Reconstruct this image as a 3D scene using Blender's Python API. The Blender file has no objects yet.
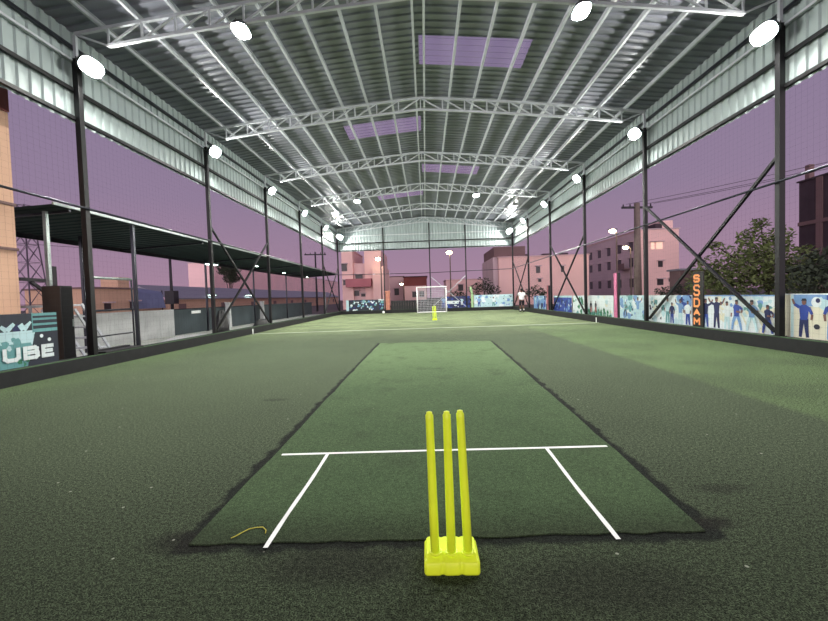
import bpy, bmesh, math, random
from mathutils import Vector, Matrix
random.seed(7)
sc = bpy.context.scene
COL = sc.collection
PI = math.pi

# ------------------------------------------------------------------ survey of the place (metres)
F, YAW, PITCH, ROLL = 400.0, 0.0301, -0.0351, 0.0312   # lens in pixels and aim of the camera
CAMX, CAMZ = -0.018, 1.3
W, Y0, S = 7.10, 8.26, 4.877          # half width of the hall, first column, bay length
ZB, ZA, ZE = 5.20, 7.69, 6.93         # foot of the cladding, ridge, eaves
YE = Y0 + 5 * S                       # far end wall
YN = -1.5                             # near end of what is built
CURB = 0.26

def ray(px, py):
    x, y = px - 414, py - 310.5
    cr, sr = math.cos(ROLL), math.sin(ROLL)
    u, v = x * cr - y * sr, x * sr + y * cr
    d = (u / F, 1.0, -v / F)
    cp, sp = math.cos(PITCH), math.sin(PITCH)
    y2, z2 = d[1] * cp - d[2] * sp, d[1] * sp + d[2] * cp
    cy, sy = math.cos(YAW), math.sin(YAW)
    return Vector((d[0] * cy - y2 * sy, d[0] * sy + y2 * cy, z2))
CAM = Vector((CAMX, 0, CAMZ))
def atY(px, py, Y):
    w = ray(px, py); return CAM + w * (Y / w.y)
def atX(px, py, X):
    w = ray(px, py); return CAM + w * ((X - CAMX) / w.x)
def atZ(px, py, Z=0.0):
    w = ray(px, py); return CAM + w * ((Z - CAMZ) / w.z)

def lin(c):
    def f(v):
        v /= 255.0
        return v / 12.92 if v <= .04045 else ((v + .055) / 1.055) ** 2.4
    return tuple(f(v) for v in c)

# ------------------------------------------------------------------ materials
def mat(name, rgb, rough=.6, metal=0.0, var=.12, scale=6.0, bump=0.0, emit=0.0, spec=.5, rgb2=None):
    m = bpy.data.materials.new(name); m.use_nodes = True
    nt = m.node_tree; N = nt.nodes; L = nt.links
    b = N['Principled BSDF']
    c = lin(rgb)
    tc = N.new('ShaderNodeTexCoord'); nz = N.new('ShaderNodeTexNoise')
    nz.inputs['Scale'].default_value = scale; nz.inputs['Detail'].default_value = 4
    L.new(tc.outputs['Object'], nz.inputs['Vector'])
    rp = N.new('ShaderNodeValToRGB')
    rp.color_ramp.elements[0].position = .3; rp.color_ramp.elements[1].position = .7
    c2 = lin(rgb2) if rgb2 else tuple(v * (1 + var) for v in c)
    c1 = c if rgb2 else tuple(v * (1 - var) for v in c)
    rp.color_ramp.elements[0].color = (*c1, 1); rp.color_ramp.elements[1].color = (*c2, 1)
    L.new(nz.outputs['Fac'], rp.inputs['Fac']); L.new(rp.outputs['Color'], b.inputs['Base Color'])
    b.inputs['Roughness'].default_value = rough; b.inputs['Metallic'].default_value = metal
    b.inputs['Specular IOR Level'].default_value = spec
    if bump:
        bp = N.new('ShaderNodeBump'); bp.inputs['Strength'].default_value = bump
        bp.inputs['Distance'].default_value = .02
        L.new(nz.outputs['Fac'], bp.inputs['Height']); L.new(bp.outputs['Normal'], b.inputs['Normal'])
    if emit:
        b.inputs['Emission Color'].default_value = (*c, 1); b.inputs['Emission Strength'].default_value = emit
    return m

M = {}
M['black_steel'] = mat('black_steel', (13, 13, 16), .45, .1, spec=.35)
M['rail_steel'] = mat('rail_steel', (44, 46, 54), .3, .6)
M['white_steel'] = mat('white_steel', (188, 192, 198), .4, .1, .06)
M['sheet'] = mat('roof_sheet', (132, 134, 146), .36, .3, .12, 1.3)
M['clad'] = mat('wall_sheet', (152, 164, 164), .55, .1, .08, 1.0)
M['curb'] = mat('curb_black', (21, 22, 24), .8, 0, .25, 5, .3)
M['turfstrip'] = mat('turf_strip', (58, 84, 54), .95, 0, .3, 60, .3)
M['tape'] = mat('white_tape', (232, 234, 232), .7, 0, .05, 12)
M['yellow'] = mat('yellow_plastic', (233, 254, 50), .4, 0, .04, 14)
M['housing'] = mat('lamp_housing', (70, 72, 78), .5, .4)
M['net'] = mat('net_cord', (52, 52, 58), .9)
M['goalnet'] = mat('goal_net_cord', (196, 196, 204), .9)
M['goalwhite'] = mat('goal_white', (240, 240, 240), .4)
M['skin'] = mat('skin', (112, 76, 58), .6)
M['shirt'] = mat('shirt_white', (226, 228, 226), .9, 0, .05)
M['shorts'] = mat('shorts_dark', (26, 27, 34), .9)
M['hair'] = mat('hair_black', (16, 14, 14), .7)
M['canopy'] = mat('canopy_green', (26, 46, 46), .8, 0, .2, 2)
M['galv'] = mat('galvanised', (150, 160, 158), .35, .5)
M['concrete'] = mat('concrete_grey', (176, 178, 178), .9, 0, .16, 1.6, .25)
M['path'] = mat('path_pale', (205, 208, 200), .9, 0, .15, 1.2, .2)
M['darkwall'] = mat('dark_sheeting', (58, 68, 72), .85, 0, .2, .9)
M['ground'] = mat('dust_ground', (88, 80, 78), .95, 0, .2, .3, .2)
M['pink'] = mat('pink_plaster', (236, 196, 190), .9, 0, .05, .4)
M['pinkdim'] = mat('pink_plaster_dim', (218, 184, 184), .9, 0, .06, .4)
M['mauve'] = mat('mauve_plaster_and_shade', (196, 174, 178), .9, 0, .07, .4)
M['orange'] = mat('orange_plaster', (202, 164, 140), .9, 0, .08, .6)
M['brown'] = mat('brown_block', (118, 94, 94), .9, 0, .1, .6)
M['redbrown'] = mat('red_brown', (120, 66, 64), .9, 0, .12, .6)
M['rose'] = mat('rose_band', (176, 110, 118), .9, 0, .1, .6)
M['darkbrick'] = mat('dark_brick', (62, 48, 56), .9, 0, .15, 1.2)
M['window'] = mat('dark_window', (46, 38, 44), .3)
M['winlit'] = mat('lit_window', (250, 214, 190), .5, emit=.5)
M['tin'] = mat('tin_roof', (140, 140, 148), .5, .3, .1)
M['blue_tarp'] = mat('blue_tarp', (112, 120, 150), .6, 0, .15, 1)
M['timberpole'] = mat('pole_concrete', (126, 112, 104), .9)
M['rust'] = mat('dark_iron', (40, 36, 42), .7)
M['hazedsteel'] = mat('hazed_tower_steel', (84, 72, 88), .7)  # air haze put into the steel's purple grey colour
M['terrace'] = mat('terrace_plaster', (250, 208, 208), .9, 0, .06, .4)
M['bark'] = mat('bark', (60, 48, 40), .95)
M['leaf'] = mat('leaf_green', (78, 92, 54), .8, 0, .35, 8, rgb2=(122, 136, 76))
M['leafdark'] = mat('leaf_dark', (58, 68, 50), .85, 0, .3, 8)
M['plastic_black'] = mat('black_plastic', (14, 14, 17), .5)
M['orangeletter'] = mat('orange_letter', (250, 160, 96), .6)
M['pinkpost'] = mat('pink_post', (214, 120, 160), .7)
M['greenpost'] = mat('green_post', (150, 182, 136), .7)
M['orangepost'] = mat('orange_post', (186, 128, 106), .7, rgb2=(160, 96, 84))
M['string'] = mat('yellow_string', (190, 184, 70), .8)

def emission(name, rgb, strength):
    m = bpy.data.materials.new(name); m.use_nodes = True
    nt = m.node_tree; nt.nodes.clear()
    e = nt.nodes.new('ShaderNodeEmission'); o = nt.nodes.new('ShaderNodeOutputMaterial')
    e.inputs['Color'].default_value = (*lin(rgb), 1); e.inputs['Strength'].default_value = strength
    nt.links.new(e.outputs[0], o.inputs[0]); return m
M['led'] = emission('led_light', (255, 254, 246), 780)
M['ledsmall'] = emission('led_small', (220, 255, 240), 14)
M['sodium'] = emission('street_light', (255, 236, 190), 40)

def skylight_mat():
    m = bpy.data.materials.new('skylight_sheet'); m.use_nodes = True
    nt = m.node_tree; N = nt.nodes; L = nt.links; N.clear()
    o = N.new('ShaderNodeOutputMaterial'); t = N.new('ShaderNodeBsdfTransparent'); p = N.new('ShaderNodeBsdfPrincipled')
    mx = N.new('ShaderNodeMixShader'); tc = N.new('ShaderNodeTexCoord'); nz = N.new('ShaderNodeTexNoise')
    nz.inputs['Scale'].default_value = 2.0; L.new(tc.outputs['Object'], nz.inputs['Vector'])
    mr = N.new('ShaderNodeMapRange'); mr.inputs['To Min'].default_value = .14; mr.inputs['To Max'].default_value = .28
    L.new(nz.outputs['Fac'], mr.inputs['Value']); L.new(mr.outputs['Result'], mx.inputs['Fac'])
    t.inputs['Color'].default_value = (.95, .9, 1, 1); p.inputs['Base Color'].default_value = (.5, .45, .55, 1); p.inputs['Roughness'].default_value = .5
    L.new(t.outputs[0], mx.inputs[1]); L.new(p.outputs[0], mx.inputs[2]); L.new(mx.outputs[0], o.inputs[0]); return m
M['skylight'] = skylight_mat()

# the cricket mat's four corners on the turf, as surveyed
MATC = [(-1.33, 2.07), (1.44, 2.13), (1.73, 11.11), (-1.35, 11.25)]

def turf_mat(name, kind):
    m = bpy.data.materials.new(name); m.use_nodes = True
    nt = m.node_tree; N = nt.nodes; L = nt.links; b = N['Principled BSDF']
    b.inputs['Roughness'].default_value = .95; b.inputs['Specular IOR Level'].default_value = .12
    tc = N.new('ShaderNodeTexCoord')
    def noise(scale, detail=3, stretch=None):
        n = N.new('ShaderNodeTexNoise'); n.inputs['Scale'].default_value = scale; n.inputs['Detail'].default_value = detail
        if stretch:
            mp = N.new('ShaderNodeMapping'); mp.inputs['Scale'].default_value = stretch
            L.new(tc.outputs['Object'], mp.inputs['Vector']); L.new(mp.outputs['Vector'], n.inputs['Vector'])
        else: L.new(tc.outputs['Object'], n.inputs['Vector'])
        return n.outputs['Fac']
    def ramp(fac, p0, p1, c0, c1):
        r = N.new('ShaderNodeValToRGB'); e = r.color_ramp.elements
        e[0].position, e[1].position = p0, p1; e[0].color = (*c0, 1); e[1].color = (*c1, 1)
        L.new(fac, r.inputs['Fac']); return r.outputs['Color']
    def mix(fac, a, c, mode='MIX'):
        x = N.new('ShaderNodeMix'); x.data_type = 'RGBA'; x.blend_type = mode
        if isinstance(fac, float): x.inputs['Factor'].default_value = fac
        else: L.new(fac, x.inputs['Factor'])
        for s, v in ((6, a), (7, c)):
            if isinstance(v, tuple): x.inputs[s].default_value = (*v, 1)
            else: L.new(v, x.inputs[s])
        return x.outputs[2]
    def math_(op, a, c=None):
        x = N.new('ShaderNodeMath'); x.operation = op
        for i, v in enumerate((a, c)):
            if v is None: continue
            if isinstance(v, (int, float)): x.inputs[i].default_value = v
            else: L.new(v, x.inputs[i])
        return x.outputs[0]
    def rng(v, a, c, lo=0.0, hi=1.0):
        x = N.new('ShaderNodeMapRange'); x.interpolation_type = 'SMOOTHSTEP'
        L.new(v, x.inputs['Value'])
        x.inputs['From Min'].default_value = a; x.inputs['From Max'].default_value = c
        x.inputs['To Min'].default_value = lo; x.inputs['To Max'].default_value = hi
        return x.outputs['Result']
    sep = N.new('ShaderNodeSeparateXYZ'); L.new(tc.outputs['Object'], sep.inputs[0])
    X, Y = sep.outputs[0], sep.outputs[1]
    grain = noise(150, 4); grain2 = noise(45, 3); patch = noise(.8, 4)
    K = (.1, 2.2, .6, 1.45) if kind == 'turf' else (.5, 1.55, .82, 1.2)
    fine = rng(grain, .32, .68, K[0], K[1]); mid = rng(grain2, .3, .7, K[2], K[3])
    if kind == 'turf':
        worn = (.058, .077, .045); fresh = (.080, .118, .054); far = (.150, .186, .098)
        wob = math_('MULTIPLY', math_('SUBTRACT', noise(.9, 3), .5), .7)
        xe = math_('ADD', math_('SUBTRACT', X, math_('MULTIPLY', math_('SUBTRACT', Y, 5.9), .30)), wob)   # laid strip on the right
        right = rng(math_('ADD', X, math_('MULTIPLY', wob, .12)), 3.66, 3.86)
        leftg = rng(math_('MULTIPLY', X, -1.0), 5.2, 6.9, 0, .55)
        c = mix(math_('MAXIMUM', right, leftg), worn, fresh)
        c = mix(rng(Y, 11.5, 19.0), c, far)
        c = mix(rng(patch, .35, .7, 0, .5), c, (.048, .064, .038))
        c = mix(rng(Y, 3.6, 1.3, 0, .75), c, (.026, .035, .019))  # lamp light's falloff towards the camera painted into the turf colour
        # dirt gap round the mat: signed distance to its outline
        ws = math_('MULTIPLY', math_('SUBTRACT', noise(5, 3), .5), .16)
        d = None
        for i in range(4):
            (x0, y0), (x1, y1) = MATC[i], MATC[(i + 1) % 4]
            ln = math.hypot(x1 - x0, y1 - y0); nx, ny = (y1 - y0) / ln, -(x1 - x0) / ln
            e = math_('ADD', math_('ADD', math_('MULTIPLY', X, nx), math_('MULTIPLY', Y, ny)), -(nx * x0 + ny * y0))
            d = e if d is None else math_('MAXIMUM', d, e)
        dd = math_('ADD', d, ws)
        c = mix(rng(dd, .095, .045, 0, .95), c, (.010, .012, .010))
        # mud at the two near corners and scuffs
        for cx, cy, r, k in ((-1.33, 2.1, .26, .8), (1.5, 2.22, .16, .9), (1.85, 2.6, .17, .5), (-1.15, 2.75, .14, .8), (-2.05, 5.15, .18, .45), (.75, 1.75, .45, .5), (-.45, 1.9, .4, .6)):
            px = math_('MULTIPLY', math_('SUBTRACT', X, cx), .7); py = math_('MULTIPLY', math_('SUBTRACT', Y, cy), 1.8)
            q = math_('SQRT', math_('ADD', math_('MULTIPLY', px, px), math_('MULTIPLY', py, py)))
            q = math_('ADD', q, math_('MULTIPLY', ws, 1.0))
            c = mix(rng(q, r, r * .3, 0, k), c, (.014, .014, .011))
    else:
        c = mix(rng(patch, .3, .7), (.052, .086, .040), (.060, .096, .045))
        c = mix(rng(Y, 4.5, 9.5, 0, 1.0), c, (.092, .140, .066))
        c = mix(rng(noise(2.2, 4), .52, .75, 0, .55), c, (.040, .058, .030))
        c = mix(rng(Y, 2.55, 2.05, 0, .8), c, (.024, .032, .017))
    vm = N.new('ShaderNodeVectorMath'); vm.operation = 'SCALE'
    L.new(c, vm.inputs[0]); L.new(math_('MULTIPLY', fine, mid), vm.inputs['Scale'])
    c = vm.outputs[0]
    # pale bits of lint and infill
    vo = N.new('ShaderNodeTexVoronoi'); vo.inputs['Scale'].default_value = 9; L.new(tc.outputs['Object'], vo.inputs['Vector'])
    sel = rng(vo.outputs['Distance'], .10, .06); gate = N.new('ShaderNodeSeparateColor'); L.new(vo.outputs['Color'], gate.inputs[0])
    on = math_('GREATER_THAN', gate.outputs[0], .87 if kind == 'turf' else .985)
    c = mix(math_('MULTIPLY', math_('MULTIPLY', sel, on), .7), c, (.42, .44, .36))
    L.new(c, b.inputs['Base Color'])
    bp = N.new('ShaderNodeBump'); bp.inputs['Strength'].default_value = .8 if kind == 'turf' else .45; bp.inputs['Distance'].default_value = .012
    L.new(grain, bp.inputs['Height']); L.new(bp.outputs['Normal'], b.inputs['Normal'])
    return m
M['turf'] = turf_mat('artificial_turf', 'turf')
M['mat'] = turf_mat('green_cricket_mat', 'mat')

# ------------------------------------------------------------------ builders
class MB:
    """collects shapes in world space; build() links them as ONE mesh object"""
    def __init__(s): s.bm = bmesh.new()
    def poly(s, pts, mi=0):
        vs = [s.bm.verts.new(p) for p in pts]; f = s.bm.faces.new(vs); f.material_index = mi; return f
    def hexa(s, p, mi=0):      # 8 points: bottom ring then top ring
        v = [s.bm.verts.new(q) for q in p]
        for idx in ((3, 2, 1, 0), (4, 5, 6, 7), (0, 1, 5, 4), (1, 2, 6, 5), (2, 3, 7, 6), (3, 0, 4, 7)):
            s.bm.faces.new([v[i] for i in idx]).material_index = mi
    def box(s, x0, x1, y0, y1, z0, z1, mi=0):
        s.hexa([(x0, y0, z0), (x1, y0, z0), (x1, y1, z0), (x0, y1, z0), (x0, y0, z1), (x1, y0, z1), (x1, y1, z1), (x0, y1, z1)], mi)
    def bar(s, a, b, w, h=None, mi=0):
        a, b = Vector(a), Vector(b); h = h or w; d = (b - a).normalized()
        up = Vector((0, 0, 1)) if abs(d.z) < .9 else Vector((0, 1, 0))
        r = d.cross(up).normalized() * w / 2; u = r.cross(d).normalized() * h / 2
        s.hexa([a - r - u, a + r - u, a + r + u, a - r + u, b - r - u, b + r - u, b + r + u, b - r + u], mi)
    def tube(s, pts, rad, n=8, mi=0, caps=True):
        pts = [Vector(p) for p in pts]; rings = []
        rad = rad if isinstance(rad, (list, tuple)) else [rad] * len(pts)
        for i, p in enumerate(pts):
            d = (pts[min(i + 1, len(pts) - 1)] - pts[max(i - 1, 0)]).normalized()
            up = Vector((0, 0, 1)) if abs(d.z) < .9 else Vector((0, 1, 0))
            r = d.cross(up).normalized(); u = r.cross(d)
            rings.append([s.bm.verts.new(p + (r * math.cos(2 * PI * k / n) + u * math.sin(2 * PI * k / n)) * rad[i]) for k in range(n)])
        for a, b in zip(rings, rings[1:]):
            for k in range(n):
                f = s.bm.faces.new((a[k], a[(k + 1) % n], b[(k + 1) % n], b[k])); f.material_index = mi; f.smooth = n > 5
        if caps:
            s.bm.faces.new(rings[0][::-1]).material_index = mi; s.bm.faces.new(rings[-1]).material_index = mi
    def ball(s, c, r, mi=0, seg=12, sq=(1, 1, 1)):
        bmesh.ops.create_uvsphere(s.bm, u_segments=seg, v_segments=max(6, seg // 2), radius=r,
            matrix=Matrix.Translation(c) @ Matrix.Diagonal((*sq, 1)))
    def strip(s, rows, mi=0, smooth=False):
        g = [[s.bm.verts.new(p) for p in r] for r in rows]
        for a, b in zip(g, g[1:]):
            for k in range(len(a) - 1):
                f = s.bm.faces.new((a[k], a[k + 1], b[k + 1], b[k])); f.material_index = mi; f.smooth = smooth
    def build(s, name, mats, parent=None, bevel=0.0, fix=True):
        if fix: bmesh.ops.recalc_face_normals(s.bm, faces=s.bm.faces)
        off = Vector((0, 0, 0)); p = parent
        while p is not None: off += p.location; p = p.parent
        if off.length: bmesh.ops.translate(s.bm, verts=s.bm.verts, vec=-off)
        me = bpy.data.meshes.new(name); s.bm.to_mesh(me); s.bm.free()
        for m in (mats if isinstance(mats, (list, tuple)) else [mats]): me.materials.append(m)
        o = bpy.data.objects.new(name, me); COL.objects.link(o)
        if parent is not None: o.parent = parent
        if bevel:
            bv = o.modifiers.new('bevel', 'BEVEL'); bv.width = bevel; bv.segments = 2; bv.limit_method = 'ANGLE'
        return o

def tag(o, label=None, cat=None, group=None, kind=None):
    if label: o['label'] = label
    if cat: o['category'] = cat
    if group: o['group'] = group
    if kind: o['kind'] = kind
    return o
def thing(name, label, cat, loc=(0, 0, 0), group=None):
    o = bpy.data.objects.new(name, None); COL.objects.link(o); o.location = loc; o.empty_display_size = .2
    return tag(o, label, cat, group)
def kids(o): return [c for c in list(bpy.data.objects) if c.parent == o]
def dup(root, loc, label=None, group=None):
    r = root.copy(); COL.objects.link(r); r.location = loc
    if label: r['label'] = label
    if group: r['group'] = group
    for ch in kids(root):
        c = ch.copy(); COL.objects.link(c); c.parent = r
        for g in kids(ch):
            d = g.copy(); COL.objects.link(d); d.parent = c
    return r
ORD = ['first', 'second', 'third', 'fourth', 'fifth', 'sixth', 'seventh', 'eighth', 'ninth', 'tenth']
FROM = ['nearest', 'second nearest', 'third nearest', 'fourth nearest', 'fifth nearest', 'farthest']

# ------------------------------------------------------------------ setting: ground, turf, curbs
mb = MB(); mb.poly([(-260, -40, -.03), (260, -40, -.03), (260, 320, -.03), (-260, 320, -.03)])
tag(mb.build('ground', M['ground']), kind='structure')
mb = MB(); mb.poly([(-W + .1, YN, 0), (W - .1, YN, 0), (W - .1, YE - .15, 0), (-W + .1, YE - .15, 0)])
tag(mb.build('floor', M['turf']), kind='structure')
for nm, sx in (('trim_1', -1), ('trim_2', 1)):
    mb = MB(); a, b = sorted((sx * (W - .12), sx * (W + .22)))
    mb.box(a, b, YN, YE + .2, -.02, CURB)
    a, b = sorted((sx * (W - .11), sx * (W - .03)))
    mb.box(a, b, YN, YE, CURB, CURB + .012, 1)
    tag(mb.build(nm, [M['curb'], M['turfstrip']]), kind='structure')
mb = MB(); mb.box(-W + .12, W - .12, YE - .16, YE + .2, -.02, CURB)
mb.box(-W + .12, W - .12, YE - .15, YE - .06, CURB, CURB + .012, 1)
tag(mb.build('trim_3', [M['curb'], M['turfstrip']]), kind='structure')
mb = MB(); mb.box(-10.1, -W - .22, 4, 34, -.02, .03)
tag(mb.build('path', M['path']), kind='structure')

# ------------------------------------------------------------------ roof
def roofz(x):
    t = min(1.0, abs(x) / W)
    return ZA - (ZA - ZE) * (.7 * t + .3 * t * t)
PITCHR = .25
def ribs(y0, y1, pitch, h):
    out = []; y = y0
    while y < y1 - 1e-6:
        for dy, dh in ((0, 0), (.42, 0), (.54, 1), (.88, 1), (1, 0)):
            if dy < 1: out.append((min(y + dy * pitch, y1), dh * h))
        y += pitch
    out.append((y1, 0)); return out
XS = [-7.45] + [round(-7.1 + .71 * i, 3) for i in range(1, 10)] + [-.355, 0] 
XS = XS + [-x for x in XS[-2::-1]]
SKY = [(10.25, 11.5, .0, 2.84), (14.75, 16.0, -2.84, -.0), (20.0, 21.25, .0, 2.84), (24.75, 26.0, -2.84, -.0)]
def in_sky(y, x):
    for i, (a, b, c, d) in enumerate(SKY):
        if a - 1e-4 <= y <= b + 1e-4 and c - 1e-4 <= x <= d + 1e-4: return i
    return None
prof = ribs(YN, YE + .75, PITCHR, .032)
def roof_mesh(which):
    mb = MB(); cache = {}
    def V(i, j):
        if (i, j) not in cache:
            y, h = prof[i]; x = XS[j]; z = roofz(x) + .14 + h - (.05 if abs(x) > W else 0)
            cache[i, j] = mb.bm.verts.new((x, y, z))
        return cache[i, j]
    for i in range(len(prof) - 1):
        ym = (prof[i][0] + prof[i + 1][0]) / 2
        for j in range(len(XS) - 1):
            if in_sky(ym, (XS[j] + XS[j + 1]) / 2) == which:
                mb.bm.faces.new((V(i, j), V(i, j + 1), V(i + 1, j + 1), V(i + 1, j)))
    return mb
tag(roof_mesh(None).build('ceiling', M['sheet']), kind='structure')
for i in range(4):
    side = ('right', 'left')[i % 2]
    tag(roof_mesh(i).build('skylight_panel', M['skylight']),
        ('clear roof skylight panel glowing purple right of the ridge, the nearest one', 'clear purple skylight panel left of the ridge, nearer one on that side',
         'small looking purple skylight panel right of the ridge, farther one on that side', 'small looking purple skylight panel left of the ridge, farther one on that side')[i],
        'skylight', 'skylight panels in the roof')

# purlins: long channels under the sheet
def purlin(x, label):
    mb = MB(); z = roofz(x) + .08
    mb.box(x - .028, x + .028, YN, YE + .6, z - .055, z - .045)
    mb.box(x - .028, x - .02, YN, YE + .6, z - .045, z + .05)
    mb.box(x - .028, x + .028, YN, YE + .6, z + .05, z + .058)
    return tag(mb.build('roof_purlin', M['white_steel']), label, 'purlin', 'long purlins under the roof sheet')
for sx, side in ((-1, 'left'), (1, 'right')):
    for k in range(9):
        purlin(sx * (.13 + .8 * k), ('pale roof purlin, %s from the ridge on the %s slope' % ('innermost' if k == 0 else ORD[k], side)))

# roof trusses: one built, six copies
def make_truss():
    root = thing('roof_truss', 'x', 'truss', (0, Y0 - 0, 0), 'arched roof trusses')
    y = Y0; D = .37; n = 10; dx = W / n
    top = lambda x: Vector((x, y, roofz(x)))
    bot = lambda x: Vector((x, y, roofz(x) - D))
    xs = [-W + dx * i for i in range(2 * n + 1)]
    mb = MB()
    for a, b in zip(xs, xs[1:]): mb.bar(top(a), top(b), .06)
    mb.build('top_chord', M['white_steel'], root)
    mb = MB()
    for a, b in zip(xs[1:-1], xs[2:-1]): mb.bar(bot(a), bot(b), .06)
    mb.build('bottom_chord', M['white_steel'], root)
    for x in xs[1:-1]:
        mb = MB(); mb.bar(bot(x), top(x), .035); mb.build('web_post', M['white_steel'], root)
    for i, (a, b) in enumerate(zip(xs, xs[1:])):
        mb = MB()
        if b <= .001: mb.bar(top(a), bot(b), .035) if i == 0 else mb.bar(bot(a), top(b), .035)
        else: mb.bar(top(b), bot(a), .035) if i == 2 * n - 1 else mb.bar(bot(b), top(a), .035)
        mb.build('web_diagonal', M['white_steel'], root)
    return root
tr = make_truss()
TL = ['pale lattice roof truss nearest the camera, cut off by the top of the picture',
      'second white lattice roof truss from the camera, the first seen whole', 'third white lattice roof truss from the camera',
      'fourth white lattice roof truss, the one carrying two small far lamps', 'fifth white lattice roof truss, next to last before the far end wall',
      'white lattice roof truss farthest away against the end wall']
tr['label'] = TL[0]
for i in range(1, 6): dup(tr, (0, Y0 + S * i, 0), TL[i])

# ------------------------------------------------------------------ upper wall cladding
def clad_side(sx, name):
    mb = MB(); rows = []
    x = sx * (W + .12)
    for z in (ZB - .06, 5.9, 6.6, ZE + .1):
        rows.append([(x + sx * h, y, z) for y, h in ribs(YN, YE + .2, .24, .03)])
    mb.strip(rows); return tag(mb.build(name, M['clad']), kind='structure')
clad_side(-1, 'wall_left'); clad_side(1, 'wall_right')
mb = MB(); pr = ribs(-W - .1, W + .1, .24, .03)
mb.strip([[(x, YE + .16 + h, z) for x, h in pr] for z in (ZB - .06, 5.9, 6.5)] + [[(x, YE + .16 + h, roofz(x) + .12) for x, h in pr]])
tag(mb.build('wall_back', M['clad']), kind='structure')

RH = [(ZB, .07, 'bottom', 'black_steel'), (5.78, .07, 'middle', 'black_steel'), (6.38, .045, 'upper', 'white_steel'), (6.66, .06, 'topmost', 'rail_steel')]
for sx, side in ((-1, 'left'), (1, 'right')):
    for z, w, nm, m in RH:
        mb = MB(); mb.box(*sorted((sx * (W + .03), sx * (W + .10))), YN, YE + .08, z - w / 2, z + w / 2)
        tag(mb.build('cladding_rail', M[m]), '%s horizontal rail along the upper sheet cladding of the %s side' % (nm, side), 'rail', 'rails on the upper cladding')
    mb = MB(); mb.tube([(sx * (W - .083), YN, 3.36), (sx * (W - .083), YE - .06, 3.3)], .024)
    tag(mb.build('guard_rail', M['rail_steel']), 'thin dark horizontal tube at mid height along the %s side netting' % side, 'rail', 'mid height tubes')
for z, w, nm, m in RH[:3]:
    mb = MB(); mb.box(-W + .08, W - .08, YE + .05, YE + .12, z - w / 2, z + w / 2)
    tag(mb.build('cladding_rail', M[m]), '%s horizontal rail across the upper cladding of the far end wall' % nm, 'rail', 'rails on the upper cladding')
mb = MB(); mb.tube([(-W + .08, YE + .02, 3.25), (-.3, YE + .02, 3.18), (W - .08, YE + .02, 3.3)], .024)
tag(mb.build('guard_rail', M['rail_steel']), 'thin dark horizontal tube at mid height across the far end', 'rail', 'mid height tubes')

# ------------------------------------------------------------------ columns
def column(x, y, ztop, label, s=.105):
    t = thing('steel_column', label, 'column', (x, y, CURB), 'black steel columns')
    mb = MB(); mb.box(x - s / 2, x + s / 2, y - s / 2, y + s / 2, CURB + .012, ztop); mb.build('shaft', M['black_steel'], t, .006)
    if ztop == 6.42:
        mb = MB(); mb.box(x - .03, x + .03, y - .03, y + .03, 6.42, roofz(W) - .03); o = mb.build('head_stub', M['white_steel'], t); o['label'] = 'pale stub up to the truss'
    mb = MB(); mb.box(x - .076, x + .076, y - .076, y + .076, CURB, CURB + .012)
    for dx in (-.066, .066):
        for dy in (-.066, .066): mb.tube([(x + dx, y + dy, CURB + .012), (x + dx, y + dy, CURB + .03)], .007, 6)
    mb.build('base_plate', M['black_steel'], t)
    return t
for sx, side in ((-1, 'left'), (1, 'right')):
    for i in range(6):
        lb = '%s black steel column of the %s side' % (FROM[i] + (' to the camera' if i < 5 else ''), side)
        if i == 5: lb = 'black steel column at the far %s corner of the hall' % side
        column(sx * W, Y0 + S * i, 6.42, lb, .115 if i == 0 else .105)
BX = [atY(384, 270, YE).x, atY(430, 270, YE).x, atY(466, 270, YE).x]
for x, w in zip(BX, ('left of the goal, near the orange pillar', 'directly behind the goal', 'right of the goal, at the blue banner')):
    column(x, YE, roofz(x) - .42, 'black steel end wall column ' + w, .09)

# cross braces
def brace(a, b, label, m='black_steel', w=.06):
    mb = MB(); mb.bar(a, b, w); return tag(mb.build('cross_brace', M[m]), label, 'brace', 'diagonal cross braces')
for sx, side, bays in ((-1, 'left', (1, 4)), (1, 'right', (0, 2, 4))):
    for b in bays:
        ya, yb = Y0 + S * b + .085, Y0 + S * (b + 1) - .085
        w = {0: 'nearest braced bay', 1: 'nearest braced bay', 2: 'middle braced bay', 4: 'farthest bay'}[b]
        brace((sx * (W - .02), ya, CURB + .1), (sx * (W - .02), yb, 3.9), 'dark diagonal brace on the %s side rising away from the camera, %s' % (side, w))
        brace((sx * (W + .05), yb, CURB + .1), (sx * (W + .05), ya, 3.9), 'dark diagonal brace on the %s side dropping away from the camera, %s' % (side, w))
brace((BX[1] + .06, YE + .04, 2.85), (BX[2] - .06, YE + .04, .35), 'white diagonal brace over the goal, dropping to the right', 'white_steel', .04)
brace((BX[2] - .06, YE - .04, 2.85), (BX[1] + .06, YE - .04, .35), 'white diagonal brace over the goal, dropping to the left', 'white_steel', .04)

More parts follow.
